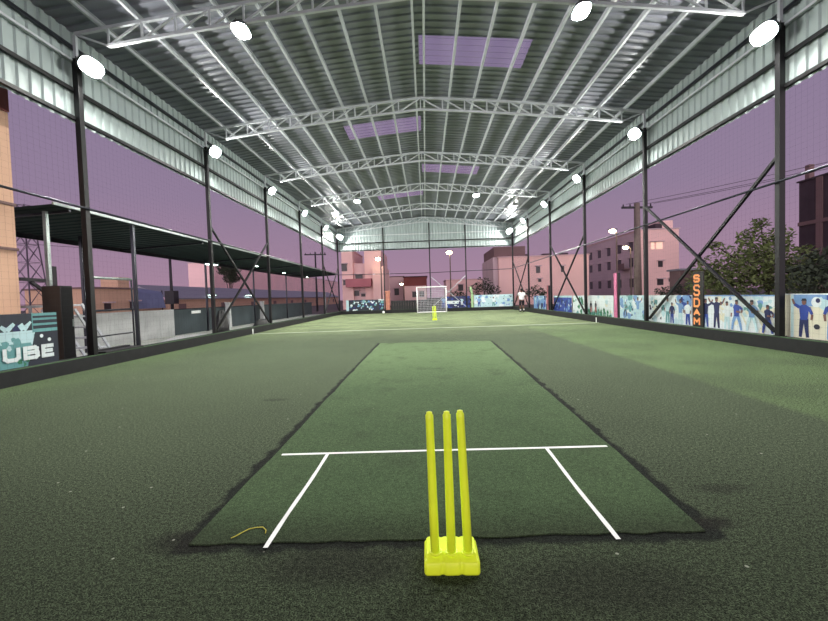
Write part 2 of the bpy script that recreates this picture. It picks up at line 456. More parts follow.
# ------------------------------------------------------------------ boundary nets: real cords
def net_side(pt, u0, u1, z0, z1, su, sz, r, name, label):
    mb = MB()
    def cord(a, b):
        a, b = Vector(a), Vector(b); d = (b - a).normalized()
        q = Vector((0, 0, 1)) if abs(d.z) < .9 else Vector((1, 0, 0))
        e = d.cross(q).normalized(); f = e.cross(d)
        A = [mb.bm.verts.new(a + (e * math.cos(t) + f * math.sin(t)) * r) for t in (0, 2.094, 4.189)]
        B = [mb.bm.verts.new(b + (e * math.cos(t) + f * math.sin(t)) * r) for t in (0, 2.094, 4.189)]
        for k in range(3): mb.bm.faces.new((A[k], A[(k + 1) % 3], B[(k + 1) % 3], B[k]))
    u = u0
    while u < u1: cord(pt(u, z0), pt(u, z1)); u += su
    z = z0
    while z <= z1: cord(pt(u0, z), pt(u1, z)); z += sz
    return tag(mb.build(name, M['net'], fix=False), label, 'net', 'boundary nets')
net_side(lambda u, z: (-W - .1, u, z), 3, YE, CURB, 5.1, .12, .12, .0007, 'boundary_net', 'fine dark boundary net hanging along the left side')
net_side(lambda u, z: (W + .1, u, z), 3, YE, CURB, 5.1, .12, .12, .0007, 'boundary_net', 'fine dark boundary net hanging along the right side')

# ------------------------------------------------------------------ floodlights
def lamp_geo(root, c, nrm, lx, ly, bracket_to):
    c = Vector(c); n = Vector(nrm).normalized()
    a = Vector((0, 1, 0)); a = (a - n * a.dot(n)).normalized() if abs(n.y) < .9 else Vector((1, 0, 0)); b = n.cross(a).normalized()
    P = lambda u, v, w: c + a * u + b * v + n * w
    hx, hy = lx / 2, ly / 2; NS = 28
    se = lambda t: (math.copysign(abs(math.cos(t)) ** .75, math.cos(t)), math.copysign(abs(math.sin(t)) ** .75, math.sin(t)))
    ring = lambda k, w: [P(hx * k * se(2 * PI * i / NS)[0], hy * k * se(2 * PI * i / NS)[1], w) for i in range(NS)]
    mb = MB(); R3 = [[mb.bm.verts.new(q) for q in ring(k, w)] for k, w in ((.7, -.11), (.85, -.08), (1.0, -.01), (1.0, .012), (.95, .012), (.95, 0))]
    for A, B in zip(R3, R3[1:]):
        for i in range(NS): mb.bm.faces.new((A[i], A[(i + 1) % NS], B[(i + 1) % NS], B[i]))
    mb.bm.faces.new(R3[0]); mb.bm.faces.new(R3[-1])
    for k in range(-3, 4):
        u = k * hx * .18; mb.hexa([P(u - .006, -hy * .5, -.14), P(u + .006, -hy * .5, -.14), P(u + .006, hy * .5, -.14), P(u - .006, hy * .5, -.14),
                                  P(u - .006, -hy * .5, -.11), P(u + .006, -hy * .5, -.11), P(u + .006, hy * .5, -.11), P(u - .006, hy * .5, -.11)])
    mb.build('housing', M['housing'], root)
    mb = MB(); mb.poly(ring(.94, .006))
    o = mb.build('lens', M['led'], root, fix=False); o['label'] = 'glowing white lens'
    me = o.data
    if me.polygons[0].normal.dot(n) < 0: me.flip_normals()
    mb = MB()
    for s in (-1, 1): mb.bar(P(s * (hx + .012), 0, -.05), Vector(bracket_to) + a * s * .05, .02)
    mb.bar(Vector(bracket_to) - a * .06, Vector(bracket_to) + a * .06, .03)
    mb.build('bracket', M['housing'], root)
for sx, side in ((-1, 'left'), (1, 'right')):
    for i in range(6):
        y = Y0 + S * i; x = sx * (W - .31)
        yy = y if i < 5 else y - .45
        lb = ('%s bright white floodlight on the %s row of column tops' % ((FROM[i] if i else 'nearest and largest'), side))
        t = thing('floodlight', lb, 'floodlight', (x, yy, 6.25), 'floodlights on the columns')
        lamp_geo(t, (x, yy, 6.25), (-sx * 1.0, 0 if i < 5 else -.9, -.75), .62, .34, (sx * (W - .045), y - (0 if i < 5 else .04), 6.3))
for (x, i, lb) in ((-3.62, 0, 'floodlight hanging under the nearest truss, left one'), (3.25, 0, 'floodlight hanging under the nearest truss, right one'),
                   (-3.75, 3, 'small far floodlight under the fourth truss, left one'), (3.0, 3, 'small far floodlight under the fourth truss, right one')):
    y = Y0 + S * i; z = roofz(x) - .37
    t = thing('floodlight', lb, 'floodlight', (x, y, z - .16), 'floodlights under the trusses')
    lamp_geo(t, (x, y, z - .16), (0, -.15, -1), .46, .34, (x, y, z - .04))

# ------------------------------------------------------------------ cricket mat and markings
mb = MB()
def edge(p, q, n, amp):
    out = []
    for k in range(n):
        t = k / n; j = amp * (random.random() - .5)
        out.append((p[0] + (q[0] - p[0]) * t + (j if abs(q[0] - p[0]) < 1 else 0), p[1] + (q[1] - p[1]) * t + (j if abs(q[0] - p[0]) >= 1 else 0)))
    return out
ol = []
for i in range(4): ol += edge(MATC[i], MATC[(i + 1) % 4], 24, .025)
bot = [mb.bm.verts.new((x, y, .0005)) for x, y in ol]; top = [mb.bm.verts.new((x, y, .008)) for x, y in ol]
mb.bm.faces.new(top)
for k in range(len(ol)): mb.bm.faces.new((bot[k], bot[(k + 1) % len(ol)], top[(k + 1) % len(ol)], top[k]))
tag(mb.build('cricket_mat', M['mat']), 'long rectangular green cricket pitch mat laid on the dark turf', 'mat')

def tape(p, q, w, z, label, extra=None, w2=None):
    p, q = Vector((*p, 0)), Vector((*q, 0)); d = (q - p).normalized(); n = Vector((-d.y, d.x, 0))
    mb = MB(); N = 24; rows = []
    for k in range(N + 1):
        t = k / N; c = p + (q - p) * t + n * (.003 * math.sin(t * 7 + p.x)); ww = w * (1 + .06 * math.sin(t * 23)) / 2
        rows.append([c - n * ww + Vector((0, 0, z)), c + n * ww + Vector((0, 0, z))])
    mb.strip(rows)
    if extra: extra(mb)
    return tag(mb.build('white_line', M['tape'], fix=False), label, 'line', 'white lines on the ground')
v = lambda px, py: tuple(atZ(px, py)[:2])
tape(v(282, 455.5), v(607, 447), .036, .0095, 'long white crease tape across the mat in front of the yellow stumps')
tape(v(328, 455), v(265.5, 549.5), .027, .0098, 'white return crease tape on the left of the stumps')
tape(v(546, 449), v(618, 541), .027, .0098, 'white return crease tape on the right of the stumps')
def ticks(mb):
    for sx, (px, py) in ((-1, (251, 334)), (1, (608, 322))):
        p = atZ(px, py); mb.box(*sorted((sx * (W - .128), sx * (W - .122))), p.y - .035, p.y + .035, .0, .2)
a, b = atZ(251, 334), atZ(607, 322.5)
tape((-W + .13, a.y), (W - .13, b.y), .06, .004, 'long white line across the whole turf beyond the mat', ticks)

# ------------------------------------------------------------------ stumps
def make_stumps():
    fl, fr = atZ(424.5, 576.5), atZ(481, 576)
    cx, y0 = (fl.x + fr.x) / 2, (fl.y + fr.y) / 2; wd = (fr - fl).length
    yb = atZ(452, 535.5, .082).y; dp = yb - y0 + .01
    root = thing('cricket_stumps', 'bright yellow plastic stumps with base standing close in front of the camera', 'stumps', (cx, y0 + dp / 2, 0), 'yellow plastic stumps')
    mb = MB(); n = 20
    def ring(z, ins, front=0.0):
        pts = []; hw, hd = wd / 2 - ins, dp / 2 - ins; r = .016
        def sc(x):    # scallop: grooves at thirds
            return -.008 * sum(math.exp(-((x - g) / .010) ** 2) for g in (-wd / 6, wd / 6))
        xs = [(-hw + r) + (2 * hw - 2 * r) * k / 48 for k in range(49)]
        for x in xs: pts.append((x, -hd + front - sc(x)))
        for k in range(1, 5): t = PI / 2 * k / 5; pts.append((hw - r + r * math.sin(t), -hd + front + r - r * math.cos(t)))
        ys = [(-hd + front + r) + (2 * hd - front - 2 * r) * k / 6 for k in range(7)]
        for y in ys: pts.append((hw, y))
        for k in range(1, 5): t = PI / 2 * k / 5; pts.append((hw - r + r * math.cos(t), hd - r + r * math.sin(t)))
        for x in xs[::-1]: pts.append((x, hd + sc(x)))
        for k in range(1, 5): t = PI / 2 * k / 5; pts.append((-hw + r - r * math.sin(t), hd - r + r * math.cos(t)))
        for y in ys[::-1]: pts.append((-hw, y))
        for k in range(1, 5): t = PI / 2 * k / 5; pts.append((-hw + r - r * math.cos(t), -hd + front + r - r * math.sin(t)))
        return [mb.bm.verts.new((cx + x, y0 + dp / 2 + y, z)) for x, y in pts]
    rs = [ring(.001, .002), ring(.01, 0), ring(.054, .001), ring(.063, .006), ring(.066, .009, .022), ring(.074, .010, .026), ring(.081, .014, .031)]
    for a, b in zip(rs, rs[1:]):
        for k in range(len(a)):
            f = mb.bm.faces.new((a[k], a[(k + 1) % len(a)], b[(k + 1) % len(a)], b[k])); f.smooth = True
    mb.bm.faces.new(rs[0][::-1]); mb.bm.faces.new(rs[-1])
    base = mb.build('base', M['yellow'], root)
    for i, (bx, by, tx, ty) in enumerate(((435.2, 552, 429.3, 415), (451.5, 552, 446.6, 414.5), (468, 551, 460, 413.5))):
        p = atZ(bx, by, .08); q = atY(tx, ty, p.y + .004); d = (q - p)
        q = p + d
        mb = MB(); c = [p - d * .04, p + d * .3, p + d * .97, q, q + d.normalized() * .006, q + d.normalized() * .014, q + d.normalized() * .017]
        r0, r1 = .0215, .0185
        mb.tube(c, [r0, r0 * .97, r1, r1, r1 * .75, r1 * .72, r1 * .3], 20)
        mb.build('stump', M['yellow'], root)
    for i in range(3):
        p = atZ((436, 451.5, 467.5)[i], 552, .08)
        mb = MB(); mb.tube([(p.x, p.y, .078), (p.x, p.y, .085), (p.x, p.y, .087)], [.031, .030, .025], 20); mb.build('socket', M['yellow'], base)
    return root
st = make_stumps()
fs = dup(st, (.43, 21.4, 0), 'small looking yellow stumps standing far off in front of the goal')
# a strand of yellow string on the mat
mb = MB(); mb.tube([atZ(px, py, .012) for px, py in ((231, 538), (236, 536), (243, 532), (249, 529), (256, 527.5), (263, 527), (266, 530), (265.5, 533))], .0025, 6)
tag(mb.build('string_scrap', M['string']), 'thin curled yellow strand lying on the near left of the mat', 'string')

# ------------------------------------------------------------------ far end: goal, ball, man, banners
gl, gr = atY(417.5, 311, YE - 1.35), atY(446.5, 310, YE - 1.35)
gx0, gx1, gy, gh, gd = gl.x, gr.x, YE - 1.35, 2.0, .9
t = thing('football_goal', 'white framed football goal with grey net at the far end', 'goal', ((gx0 + gx1) / 2, gy, 0))
r = .04
for x in (gx0, gx1):
    mb = MB(); mb.tube([(x, gy, 0.0), (x, gy, gh)], r); mb.build('post', M['goalwhite'], t)
    mb = MB(); mb.tube([(x, gy, gh), (x, gy + gd * .45, gh - .02), (x, gy + gd, .05)], .02); mb.build('stay', M['goalwhite'], t)
mb = MB(); mb.tube([(gx0 - r, gy, gh), (gx1 + r, gy, gh)], r); mb.build('crossbar', M['goalwhite'], t)
mb = MB(); mb.tube([(gx0 - r, gy, r), (gx1 + r, gy, r)], r); mb.build('ground_bar', M['goalwhite'], t)
mb = MB()
def cord(a, b): mb.bar(a, b, .018)
k = 0
nx = 20
for i in range(nx + 1):
    x = gx0 + (gx1 - gx0) * i / nx
    cord((x, gy + .02, gh), (x, gy + gd * .45, gh - .02)); cord((x, gy + gd * .45, gh - .02), (x, gy + gd, .05))
for j in range(15):
    q = j / 14; y_, z_ = gy + gd * .45 + gd * .55 * q, gh - .02 - (gh - .07) * q
    cord((gx0, y_, z_), (gx1, y_, z_)); cord((gx0, gy + .02, z_), (gx0, y_, z_)); cord((gx1, gy + .02, z_), (gx1, y_, z_))
o = mb.build('net', M['goalnet'], t); o['label'] = 'grey goal net'

p = atZ(383.5, 313); by = min(p.y, YE - .6); bx = atY(383.5, 311, by).x
mb = MB(); mb.ball((bx, by, .11), .11, seg=16)
for f in mb.bm.faces: f.smooth = True
tag(mb.build('football', M['goalwhite']), 'small white ball lying by the far end curb left of the goal', 'ball')

# man walking away
def skin_obj(name, m, parent, verts, edges, radii, sub=2, roots=(0,)):
    off = parent.location if parent else Vector()
    bm = bmesh.new(); ly = bm.verts.layers.skin.verify()
    vs = []
    for i, (co, rr) in enumerate(zip(verts, radii)):
        v_ = bm.verts.new(Vector(co)); rr = rr if isinstance(rr, tuple) else (rr, rr)
        v_[ly].radius = rr; v_[ly].use_root = i in roots; vs.append(v_)
    for a, b in edges: bm.edges.new((vs[a], vs[b]))
    me = bpy.data.meshes.new(name); bm.to_mesh(me); bm.free(); me.materials.append(m)
    o = bpy.data.objects.new(name, me); COL.objects.link(o); o.parent = parent
    k = o.modifiers.new('skin', 'SKIN'); k.use_smooth_shade = True
    s = o.modifiers.new('sub', 'SUBSURF'); s.levels = s.render_levels = sub
    return o
my = 27.6; mp = atY(523.5, 312, my)
man = thing('person', 'person in white t-shirt and dark shorts walking away by the far right curb', 'person', (min(mp.x, W - .55), my, 0))
V, E, R = [], [], []
def J(co, r, to=None):
    V.append(co); R.append(r)
    if to is not None: E.append((to, len(V) - 1))
    return len(V) - 1
pel = J((0, 0, .86), (.125, .09)); sp = J((0, .01, 1.02), (.115, .085), pel); ch = J((0, .03, 1.2), (.135, .095), sp); nk0 = J((0, .03, 1.33), .06, ch)
nk = J((0, .03, 1.39), .047, nk0); hd = J((0, .04, 1.47), (.066, .08), nk); J((0, .045, 1.55), (.07, .082), hd); J((0, .04, 1.61), (.045, .05), len(V) - 1)
J((0, .135, 1.475), .012, hd)
for s in (-1, 1): J((s * .075, .035, 1.48), .014, hd)
for s in (-1, 1):
    sh = J((s * .18, .03, 1.27), .052, ch); el = J((s * .27, .0 - s * .03, 1.03), .038, sh); wr = J((s * .30, .06 - s * .1, .82), .026, el)
    pm = J((s * .305, .07 - s * .1, .76), (.03, .018), wr)
    for f in range(4):
        k_ = J((s * (.303 - .004 * f), .045 + .018 * f - s * .1, .71), .008, pm); J((s * (.293), .045 + .018 * f - s * .1, .67 - .008 * (f in (1, 2))), .007, k_)
    k_ = J((s * .29, .11 - s * .1, .76), .009, pm); J((s * .28, .115 - s * .1, .72), .008, k_)
LEG = {-1: ((-.09, .10, .47), (-.09, .03, .1), (-.1, .17, .04)), 1: ((.09, .03, .46), (.09, -.18, .14), (.1, -.09, .03))}
for s in (-1, 1):
    h = J((s * .09, 0, .8), .085, pel); kn, an, to = LEG[s]
    k_ = J(kn, .055, h); a_ = J(an, .036, k_); J(to, .032, a_)
skin_obj('body', M['skin'], man, V, E, R)
skin_obj('shirt', M['shirt'], man,
    [(0, 0, .78), (0, .01, 1.0), (0, .03, 1.2), (0, .03, 1.32), (-.18, .03, 1.265), (-.235, .015, 1.1), (.18, .03, 1.265), (.235, .0, 1.1)],
    [(0, 1), (1, 2), (2, 3), (2, 4), (4, 5), (2, 6), (6, 7)], [(.19, .13), (.18, .12), (.195, .125), .08, .1, .085, .1, .085])
skin_obj('shorts', M['shorts'], man, [(0, 0, .88), (-.09, .02, .76), (-.092, .10, .44), (.09, .01, .76), (.092, .03, .43)],
    [(0, 1), (1, 2), (0, 3), (3, 4)], [(.14, .11), .1, .085, .1, .085])
mb = MB(); c = Vector((mp.x if mp.x < W - .55 else W - .55, my, 0)); mb.ball(c + Vector((0, .02, 1.54)), .094, sq=(.9, 1.0, .98), seg=14)
mb.build('hair', M['hair'], man)
for s in (-1, 1):
    kn, an, to = LEG[s]
    for nm, m, a_, b_, r_ in (('sock', 'shirt', Vector(an) + (Vector(kn) - Vector(an)) * .25, Vector(an), (.05, .045)), ('shoe', 'shorts', Vector(an) + Vector((0, -.05, -.045)), Vector(to) + Vector((0, .05, 0)), (.045, .035))):
        mb = MB(); mb.tube([c + a_, c + (a_ + b_) / 2, c + b_], [r_[0], r_[0], r_[1]], 10); mb.build(nm, M[m], man)

# --- printed banners
INK = [mat('ink_white', (214, 224, 226), .6, 0, .06, 3), mat('ink_sky', (112, 150, 196), .6, 0, .12, 3), mat('ink_blue', (40, 66, 148), .6, 0, .15, 5),
       mat('ink_navy', (30, 38, 84), .6), mat('ink_skin', (120, 84, 74), .6), mat('ink_green', (46, 120, 84), .6, 0, .3, 9),
       mat('ink_teal', (96, 150, 152), .6, 0, .15, 4), mat('ink_dark', (32, 38, 52), .6), mat('ink_cream', (214, 212, 190), .6, 0, .05, 3),
       mat('ink_pale', (178, 208, 214), .6, 0, .1, 3), mat('ink_red', (170, 60, 70), .6)]
WH, SK, BL, NV, SN, GN, TL_, DK, CR, PA, RD = range(11)
class Banner:
    def __init__(s, o, u, v, n, wd, h):
        s.o, s.u, s.v, s.n = Vector(o), Vector(u).normalized(), Vector(v).normalized(), Vector(n).normalized(); s.w, s.h = wd, h; s.mb = MB(); s.lay = .004
        P = s.P
        s.mb.hexa([P(0, 0, -.012), P(wd, 0, -.012), P(wd, h, -.012), P(0, h, -.012), P(0, 0, .0), P(wd, 0, .0), P(wd, h, .0), P(0, h, .0)])
    def P(s, a, b, w=0): return s.o + s.u * a + s.v * b + s.n * w
    def shape(s, pts, mi):
        s.lay += .00012
        f = s.mb.poly([s.P(min(max(a, 0), s.w), min(max(b, 0), s.h), s.lay) for a, b in pts], mi)
    def rect(s, a0, a1, b0, b1, mi): s.shape([(a0, b0), (a1, b0), (a1, b1), (a0, b1)], mi)
    def disc(s, a, b, r, mi, ry=None): s.shape([(a + r * math.cos(2 * PI * k / 12), b + (ry or r) * math.sin(2 * PI * k / 12)) for k in range(12)], mi)
    def limb(s, pts, ws, mi):
        for (p, q), (w0, w1) in zip(zip(pts, pts[1:]), zip(ws, ws[1:])):
            d = Vector((q[0] - p[0], q[1] - p[1])).normalized(); n = Vector((-d.y, d.x))
            s.shape([(p[0] + n.x * w0, p[1] + n.y * w0), (p[0] - n.x * w0, p[1] - n.y * w0), (q[0] - n.x * w1, q[1] - n.y * w1), (q[0] + n.x * w1, q[1] + n.y * w1)], mi)
    def player(s, a, b, h, top, legs, pose=0, bat=False):
        k = h
        st_ = .10 * k if pose != 2 else .2 * k
        s.limb([(a - .05 * k, b + .48 * k), (a - st_ * .8, b + .25 * k), (a - st_, b)], [.07 * k, .055 * k, .04 * k], legs)
        s.limb([(a + .05 * k, b + .48 * k), (a + st_ * .7, b + .25 * k), (a + st_, b)], [.07 * k, .055 * k, .04 * k], legs)
        s.shape([(a - .10 * k, b + .45 * k), (a + .10 * k, b + .45 * k), (a + .14 * k, b + .8 * k), (a + .05 * k, b + .85 * k), (a - .05 * k, b + .85 * k), (a - .14 * k, b + .8 * k)], top)
        arms = {0: (((-.13, .78), (-.2, .6), (-.18, .44)), ((.13, .78), (.2, .6), (.16, .45))), 1: (((-.13, .78), (-.27, .86), (-.33, 1.0)), ((.13, .78), (.22, .6), (.2, .46))),
                2: (((-.12, .78), (-.02, .62), (.16, .6)), ((.13, .78), (.24, .68), (.2, .58))), 3: (((-.13, .78), (-.28, .84), (-.38, .98)), ((.13, .78), (.28, .84), (.36, .98)))}[pose]
        for ar in arms:
            q = [(a + x * k, b + y * k) for x, y in ar]
            s.limb(q[:2], [.045 * k, .038 * k], top); s.limb(q[1:], [.034 * k, .028 * k], SN)
        s.disc(a, b + .92 * k, .065 * k, SN, .08 * k)
        s.shape([(a - .075 * k, b + .95 * k), (a + .075 * k, b + .95 * k), (a + .05 * k, b + 1.01 * k), (a - .05 * k, b + 1.01 * k)], DK)
        if bat: s.limb([(a + .18 * k, b + .58 * k), (a + .42 * k, b + .2 * k)], [.02 * k, .04 * k], CR)
    def blots(s, n, mis, r0=.03, r1=.12, reg=None):
        a0, a1, b0, b1 = reg or (0, s.w, 0, s.h)
        for _ in range(n):
            a, b, r = random.uniform(a0, a1), random.uniform(b0, b1), random.uniform(r0, r1); m_ = random.choice(mis); ph = random.random() * 6
            s.shape([(a + r * random.uniform(.5, 1.1) * math.cos(ph + 2 * PI * k / 9), b + r * random.uniform(.5, 1.1) * math.sin(ph + 2 * PI * k / 9)) for k in range(9)], m_)
    def done(s, name, label, base=0, group='printed banners along the edges', parent=None):
        mats = list(INK)
        if base: 
            for f in s.mb.bm.faces:
                if f.index == -1: pass
        o = s.mb.build(name, mats, parent, fix=False)
        return tag(o, label, 'banner', group)
XB = W + .16
def rb(px0, px1, top=1.1):
    ya, yb = atX(px0, 310, XB).y, atX(px1, 310, XB).y      # px0 is farther (left in photo)
    return Banner((XB, ya, CURB), (0, -1, 0), (0, 0, 1), (-1, 0, 0), ya - yb, top - CURB)
H = 1.1 - CURB
# nearest right banner (beyond nearest column)
b = Banner((XB, 8.33, CURB), (0, -1, 0), (0, 0, 1), (-1, 0, 0), 4.2, H + .02)
b.rect(0, 4.2, 0, H, CR); b.rect(.18, 4.2, .62, H, SK); b.blots(9, [WH, PA, SK], .06, .15, (.4, 4.1, .45, .7)); b.rect(.85, 4.2, .74, .83, BL); b.rect(.14, .2, 0, H, PA)
b.disc(.66, .70, .10, WH); b.disc(.69, .73, .045, NV)
b.blots(30, [BL, NV, PA, WH], .03, .08, (1.2, 4.1, .5, .82))
b.player(.42, .02, .74, BL, NV, 1); b.player(.97, .02, .76, BL, SK, 0); b.player(1.7, .02, .78, NV, BL, 3); b.player(2.6, .02, .76, BL, NV, 2, True); b.player(3.3, .02, .76, BL, NV, 0)
b.disc(.68, .24, .06, DK, .05)
b.done('printed_banner', 'banner with large blue cricketers under a blue sky, right of the nearest right column')
b = rb(700, 776); w = b.w
b.rect(0, w, 0, H, WH); b.blots(40, [PA, SK, WH, TL_], .03, .1, (w * .45, w, .35, .82)); b.blots(16, [PA, CR], .05, .15)
for q, h, tp, lg, po, bt in ((.10, .72, NV, BL, 3, 0), (.27, .76, NV, NV, 3, 1), (.42, .66, WH, PA, 1, 0), (.55, .70, BL, SK, 2, 1), (.74, .70, SK, PA, 2, 1), (.92, .6, NV, BL, 2, 1)): b.player(w * q, .02, h, tp, lg, po, bool(bt))
b.rect(0, w, H - .03, H, SK)
b.done('printed_banner', 'white banner with a row of cricketers behind the nearest right cross brace')
b = rb(648, 692); w = b.w
b.rect(0, w, 0, H, WH); b.blots(34, [PA, WH, TL_, PA, CR], .04, .16); b.blots(16, [DK, TL_, NV], .02, .06, (0, w * .4, .05, .6)); b.blots(22, [BL, NV, SK], .05, .14, (w * .7, w, .55, .85))
for q, h, tp, lg, po in ((.5, .74, PA, TL_, 0), (.60, .6, NV, BL, 0), (.78, .7, SK, PA, 1), (.93, .66, WH, BL, 0)): b.player(w * q, .02, h, tp, lg, po)
b.done('printed_banner', 'pale banner with faded figures and a blue splash left of the orange letters')
b = rb(620, 645); w = b.w
b.rect(0, w, 0, H, PA); b.blots(30, [WH, PA, SK, SK, TL_], .05, .2); b.blots(8, [NV, BL, DK], .03, .07); b.player(w * .75, .02, .75, SK, PA, 3); b.player(w * .25, .1, .5, TL_, DK, 2)
b.done('printed_banner', 'pale blue banner between the pink post and the second nearest right column')
b = rb(588, 613.5); w = b.w
b.rect(0, w, 0, H, WH); b.blots(16, [CR, PA, WH], .05, .2); b.blots(24, [GN, GN, TL_], .06, .16, (0, w, 0, .22))
for k in range(40):
    a = random.uniform(.05, w - .05); b.shape([(a - .03, 0), (a + .03, 0), (a + random.uniform(-.05, .05), random.uniform(.2, .42))], GN)
for q in (.15, .35): b.player(w * q, .1, .5, DK, RD, 0)
b.done('printed_banner', 'white banner with green grass along its foot left of the pink post')
b = rb(573, 586); w = b.w
b.rect(0, w, 0, H, WH); b.blots(16, [GN, PA, GN, TL_], .06, .2, (0, w, 0, .7))
b.done('printed_banner', 'narrow white and green banner left of the third right column')
b = rb(554, 572); w = b.w
b.rect(0, w, 0, H, BL); b.blots(40, [SK, BL, NV, BL], .05, .2); b.blots(14, [WH, PA], .03, .08, (0, w, .05, .5)); b.rect(0, w, H - .1, H, PA)
b.done('printed_banner', 'deep blue banner right of the fourth right column behind the cross brace')
b = rb(534, 546); w = b.w
b.rect(0, w, 0, H, SK); b.blots(30, [PA, NV, BL, SK], .06, .25)
b.done('printed_banner', 'small blue grey banner just right of the walking person')
# upright posts among the banners
def banner_post(px, ztop, m, label, wd=.22, dark=True):
    y = atX(px, 310, XB - .03).y
    t = thing('banner_post', label, 'post', (XB, y, CURB))
    mb = MB(); mb.box(XB - .05, XB - .03, y - wd / 2, y + wd / 2, CURB, ztop); mb.build('face_board', M[m], t)
    mb = MB(); mb.box(XB - .028, XB + .06, y - wd / 2 - .08, y - wd / 2 + .0, CURB, ztop); mb.box(XB - .03, XB + .0, y - wd / 2, y + wd / 2, CURB, ztop); mb.build('backing', M['plastic_black'], t)
    return t, y
banner_post(616, 1.95, 'pinkpost', 'tall pink upright post between two pale banners on the right')
banner_post(548, 1.7, 'rose', 'thin reddish upright post beside the fourth right column', .2)
# black board with stacked orange letters
y = atX(697.5, 300, XB - .04).y
t = thing('letter_sign', 'tall black board with stacked orange letters among the right banners', 'sign', (XB, y, CURB))
zt = atX(697.5, 273, XB - .04).z; wd = .34
mb = MB(); mb.box(XB - .045, XB - .02, y - wd / 2 - .06, y + wd / 2, CURB, zt + .03); mb.build('board', M['plastic_black'], t)
GLYPH = {'C': [[(1, .8), (.85, 1), (.15, 1), (0, .8), (0, .2), (.15, 0), (.85, 0), (1, .2)]],
    'U': [[(0, 1), (0, .2), (.2, 0), (.8, 0), (1, .2), (1, 1)]],
    'B': [[(0, 0), (0, 1), (.8, 1), (.95, .87), (.95, .65), (.8, .52), (0, .52)], [(.8, .52), (1, .38), (1, .15), (.85, 0), (0, 0)]],
    'E': [[(1, 1), (0, 1), (0, 0), (1, 0)], [(0, .5), (.9, .5)]],
    'S': [[(1, .85), (.8, 1), (.2, 1), (0, .85), (0, .65), (.2, .52), (.8, .48), (1, .35), (1, .15), (.8, 0), (.2, 0), (0, .15)]],
    'D': [[(0, 0), (0, 1), (.7, 1), (1, .75), (1, .25), (.7, 0), (0, 0)]],
    'A': [[(0, 0), (.5, 1), (1, 0)], [(.2, .32), (.8, .32)]], 'M': [[(0, 0), (0, 1), (.5, .4), (1, 1), (1, 0)]]}
def letter(parent, ch_, loc, u, v, wd_, ht, th, m, name='lettering'):
    loc, u, v = Vector(loc), Vector(u).normalized(), Vector(v).normalized(); n = u.cross(v)
    mb = MB(); P = lambda a, b, w: loc + u * ((a - .5) * (wd_ - th)) + v * ((b - .5) * (ht - th)) + n * w; k = 0
    for st_ in GLYPH[ch_]:
        for p_, q_ in zip(st_, st_[1:]):
            A, B = P(*p_, 0), P(*q_, 0); d = (B - A).normalized(); A -= d * th * .42; B += d * th * .42; e = n.cross(d) * th / 2; k += 1
            f = n * (.004 + .0001 * k)
            mb.hexa([A - e, A + e, B + e, B - e, A - e + f, A + e + f, B + e + f, B - e + f])
    return mb.build(name, m, parent)
bpy.context.view_layer.update()
hh = zt - CURB
for k, (ch_, q, s_) in enumerate((('S', .90, .19), ('S', .68, .27), ('D', .45, .22), ('A', .27, .15), ('M', .10, .17))):
    o = letter(t, ch_, (XB - .046, y + .02, CURB + hh * q), (0, -1, 0), (0, 0, 1), .25, s_ * hh / 1.25, .052, M['orangeletter']); o['label'] = 'orange letter ' + ch_

# left CUBE banner
XL = -W - .16
ya, yb = 4.6, atX(57, 330, XL).y
b = Banner((XL, ya, CURB), (0, 1, 0), (0, 0, 1), (1, 0, 0), yb - ya, .95)
w, h = b.w, .95
b.rect(0, w, 0, h, TL_); b.rect(0, w, .62, h, DK); b.blots(14, [DK, NV], .05, .12, (0, w, .66, .93)); b.rect(0, w, .42, .64, PA); b.blots(24, [TL_, PA, TL_], .04, .1, (0, w, .3, .6))
b.shape([(w - .62, 0), (w, 0), (w, .6), (w - .45, .6)], DK); b.rect(w - .5, w, .6, h, TL_); b.rect(w - .48, w, .66, .72, DK); b.rect(w - .48, w, .76, .82, DK); b.rect(w - .48, w, .86, .90, DK)
b.disc(w - .33, .52, .035, WH); b.disc(w - .18, .44, .035, WH); b.blots(18, [PA, GN, TL_], .03, .07, (0, w - .6, 0, .14))
b.limb([(w - 1.05, .74), (w - .95, .66), (w - .82, .78)], [.03, .045, .03], PA); b.limb([(w - .72, .76), (w - .66, .66), (w - .52, .8)], [.05, .05, .02], PA)
b.disc(w - 1.32, .58, .25, WH, .13); b.disc(w - 1.32, .47, .17, SN, .025); b.disc(w - 1.32, .585, .24, CR, .115)
cb = b.done('printed_banner', 'teal banner with a white ball and bold white lettering at the left frame edge')
bpy.context.view_layer.update()
for ch_, px in (('C', -13), ('U', 10), ('B', 30), ('E', 46.5)):
    q = atX(px, 350, XL)
    o = letter(cb, ch_, (XL + .024, q.y, CURB + .235), (0, 1, 0), (0, 0, 1), .30 if ch_ != 'E' else .25, .25, .07, INK[WH]); o['label'] = 'white letter ' + ch_

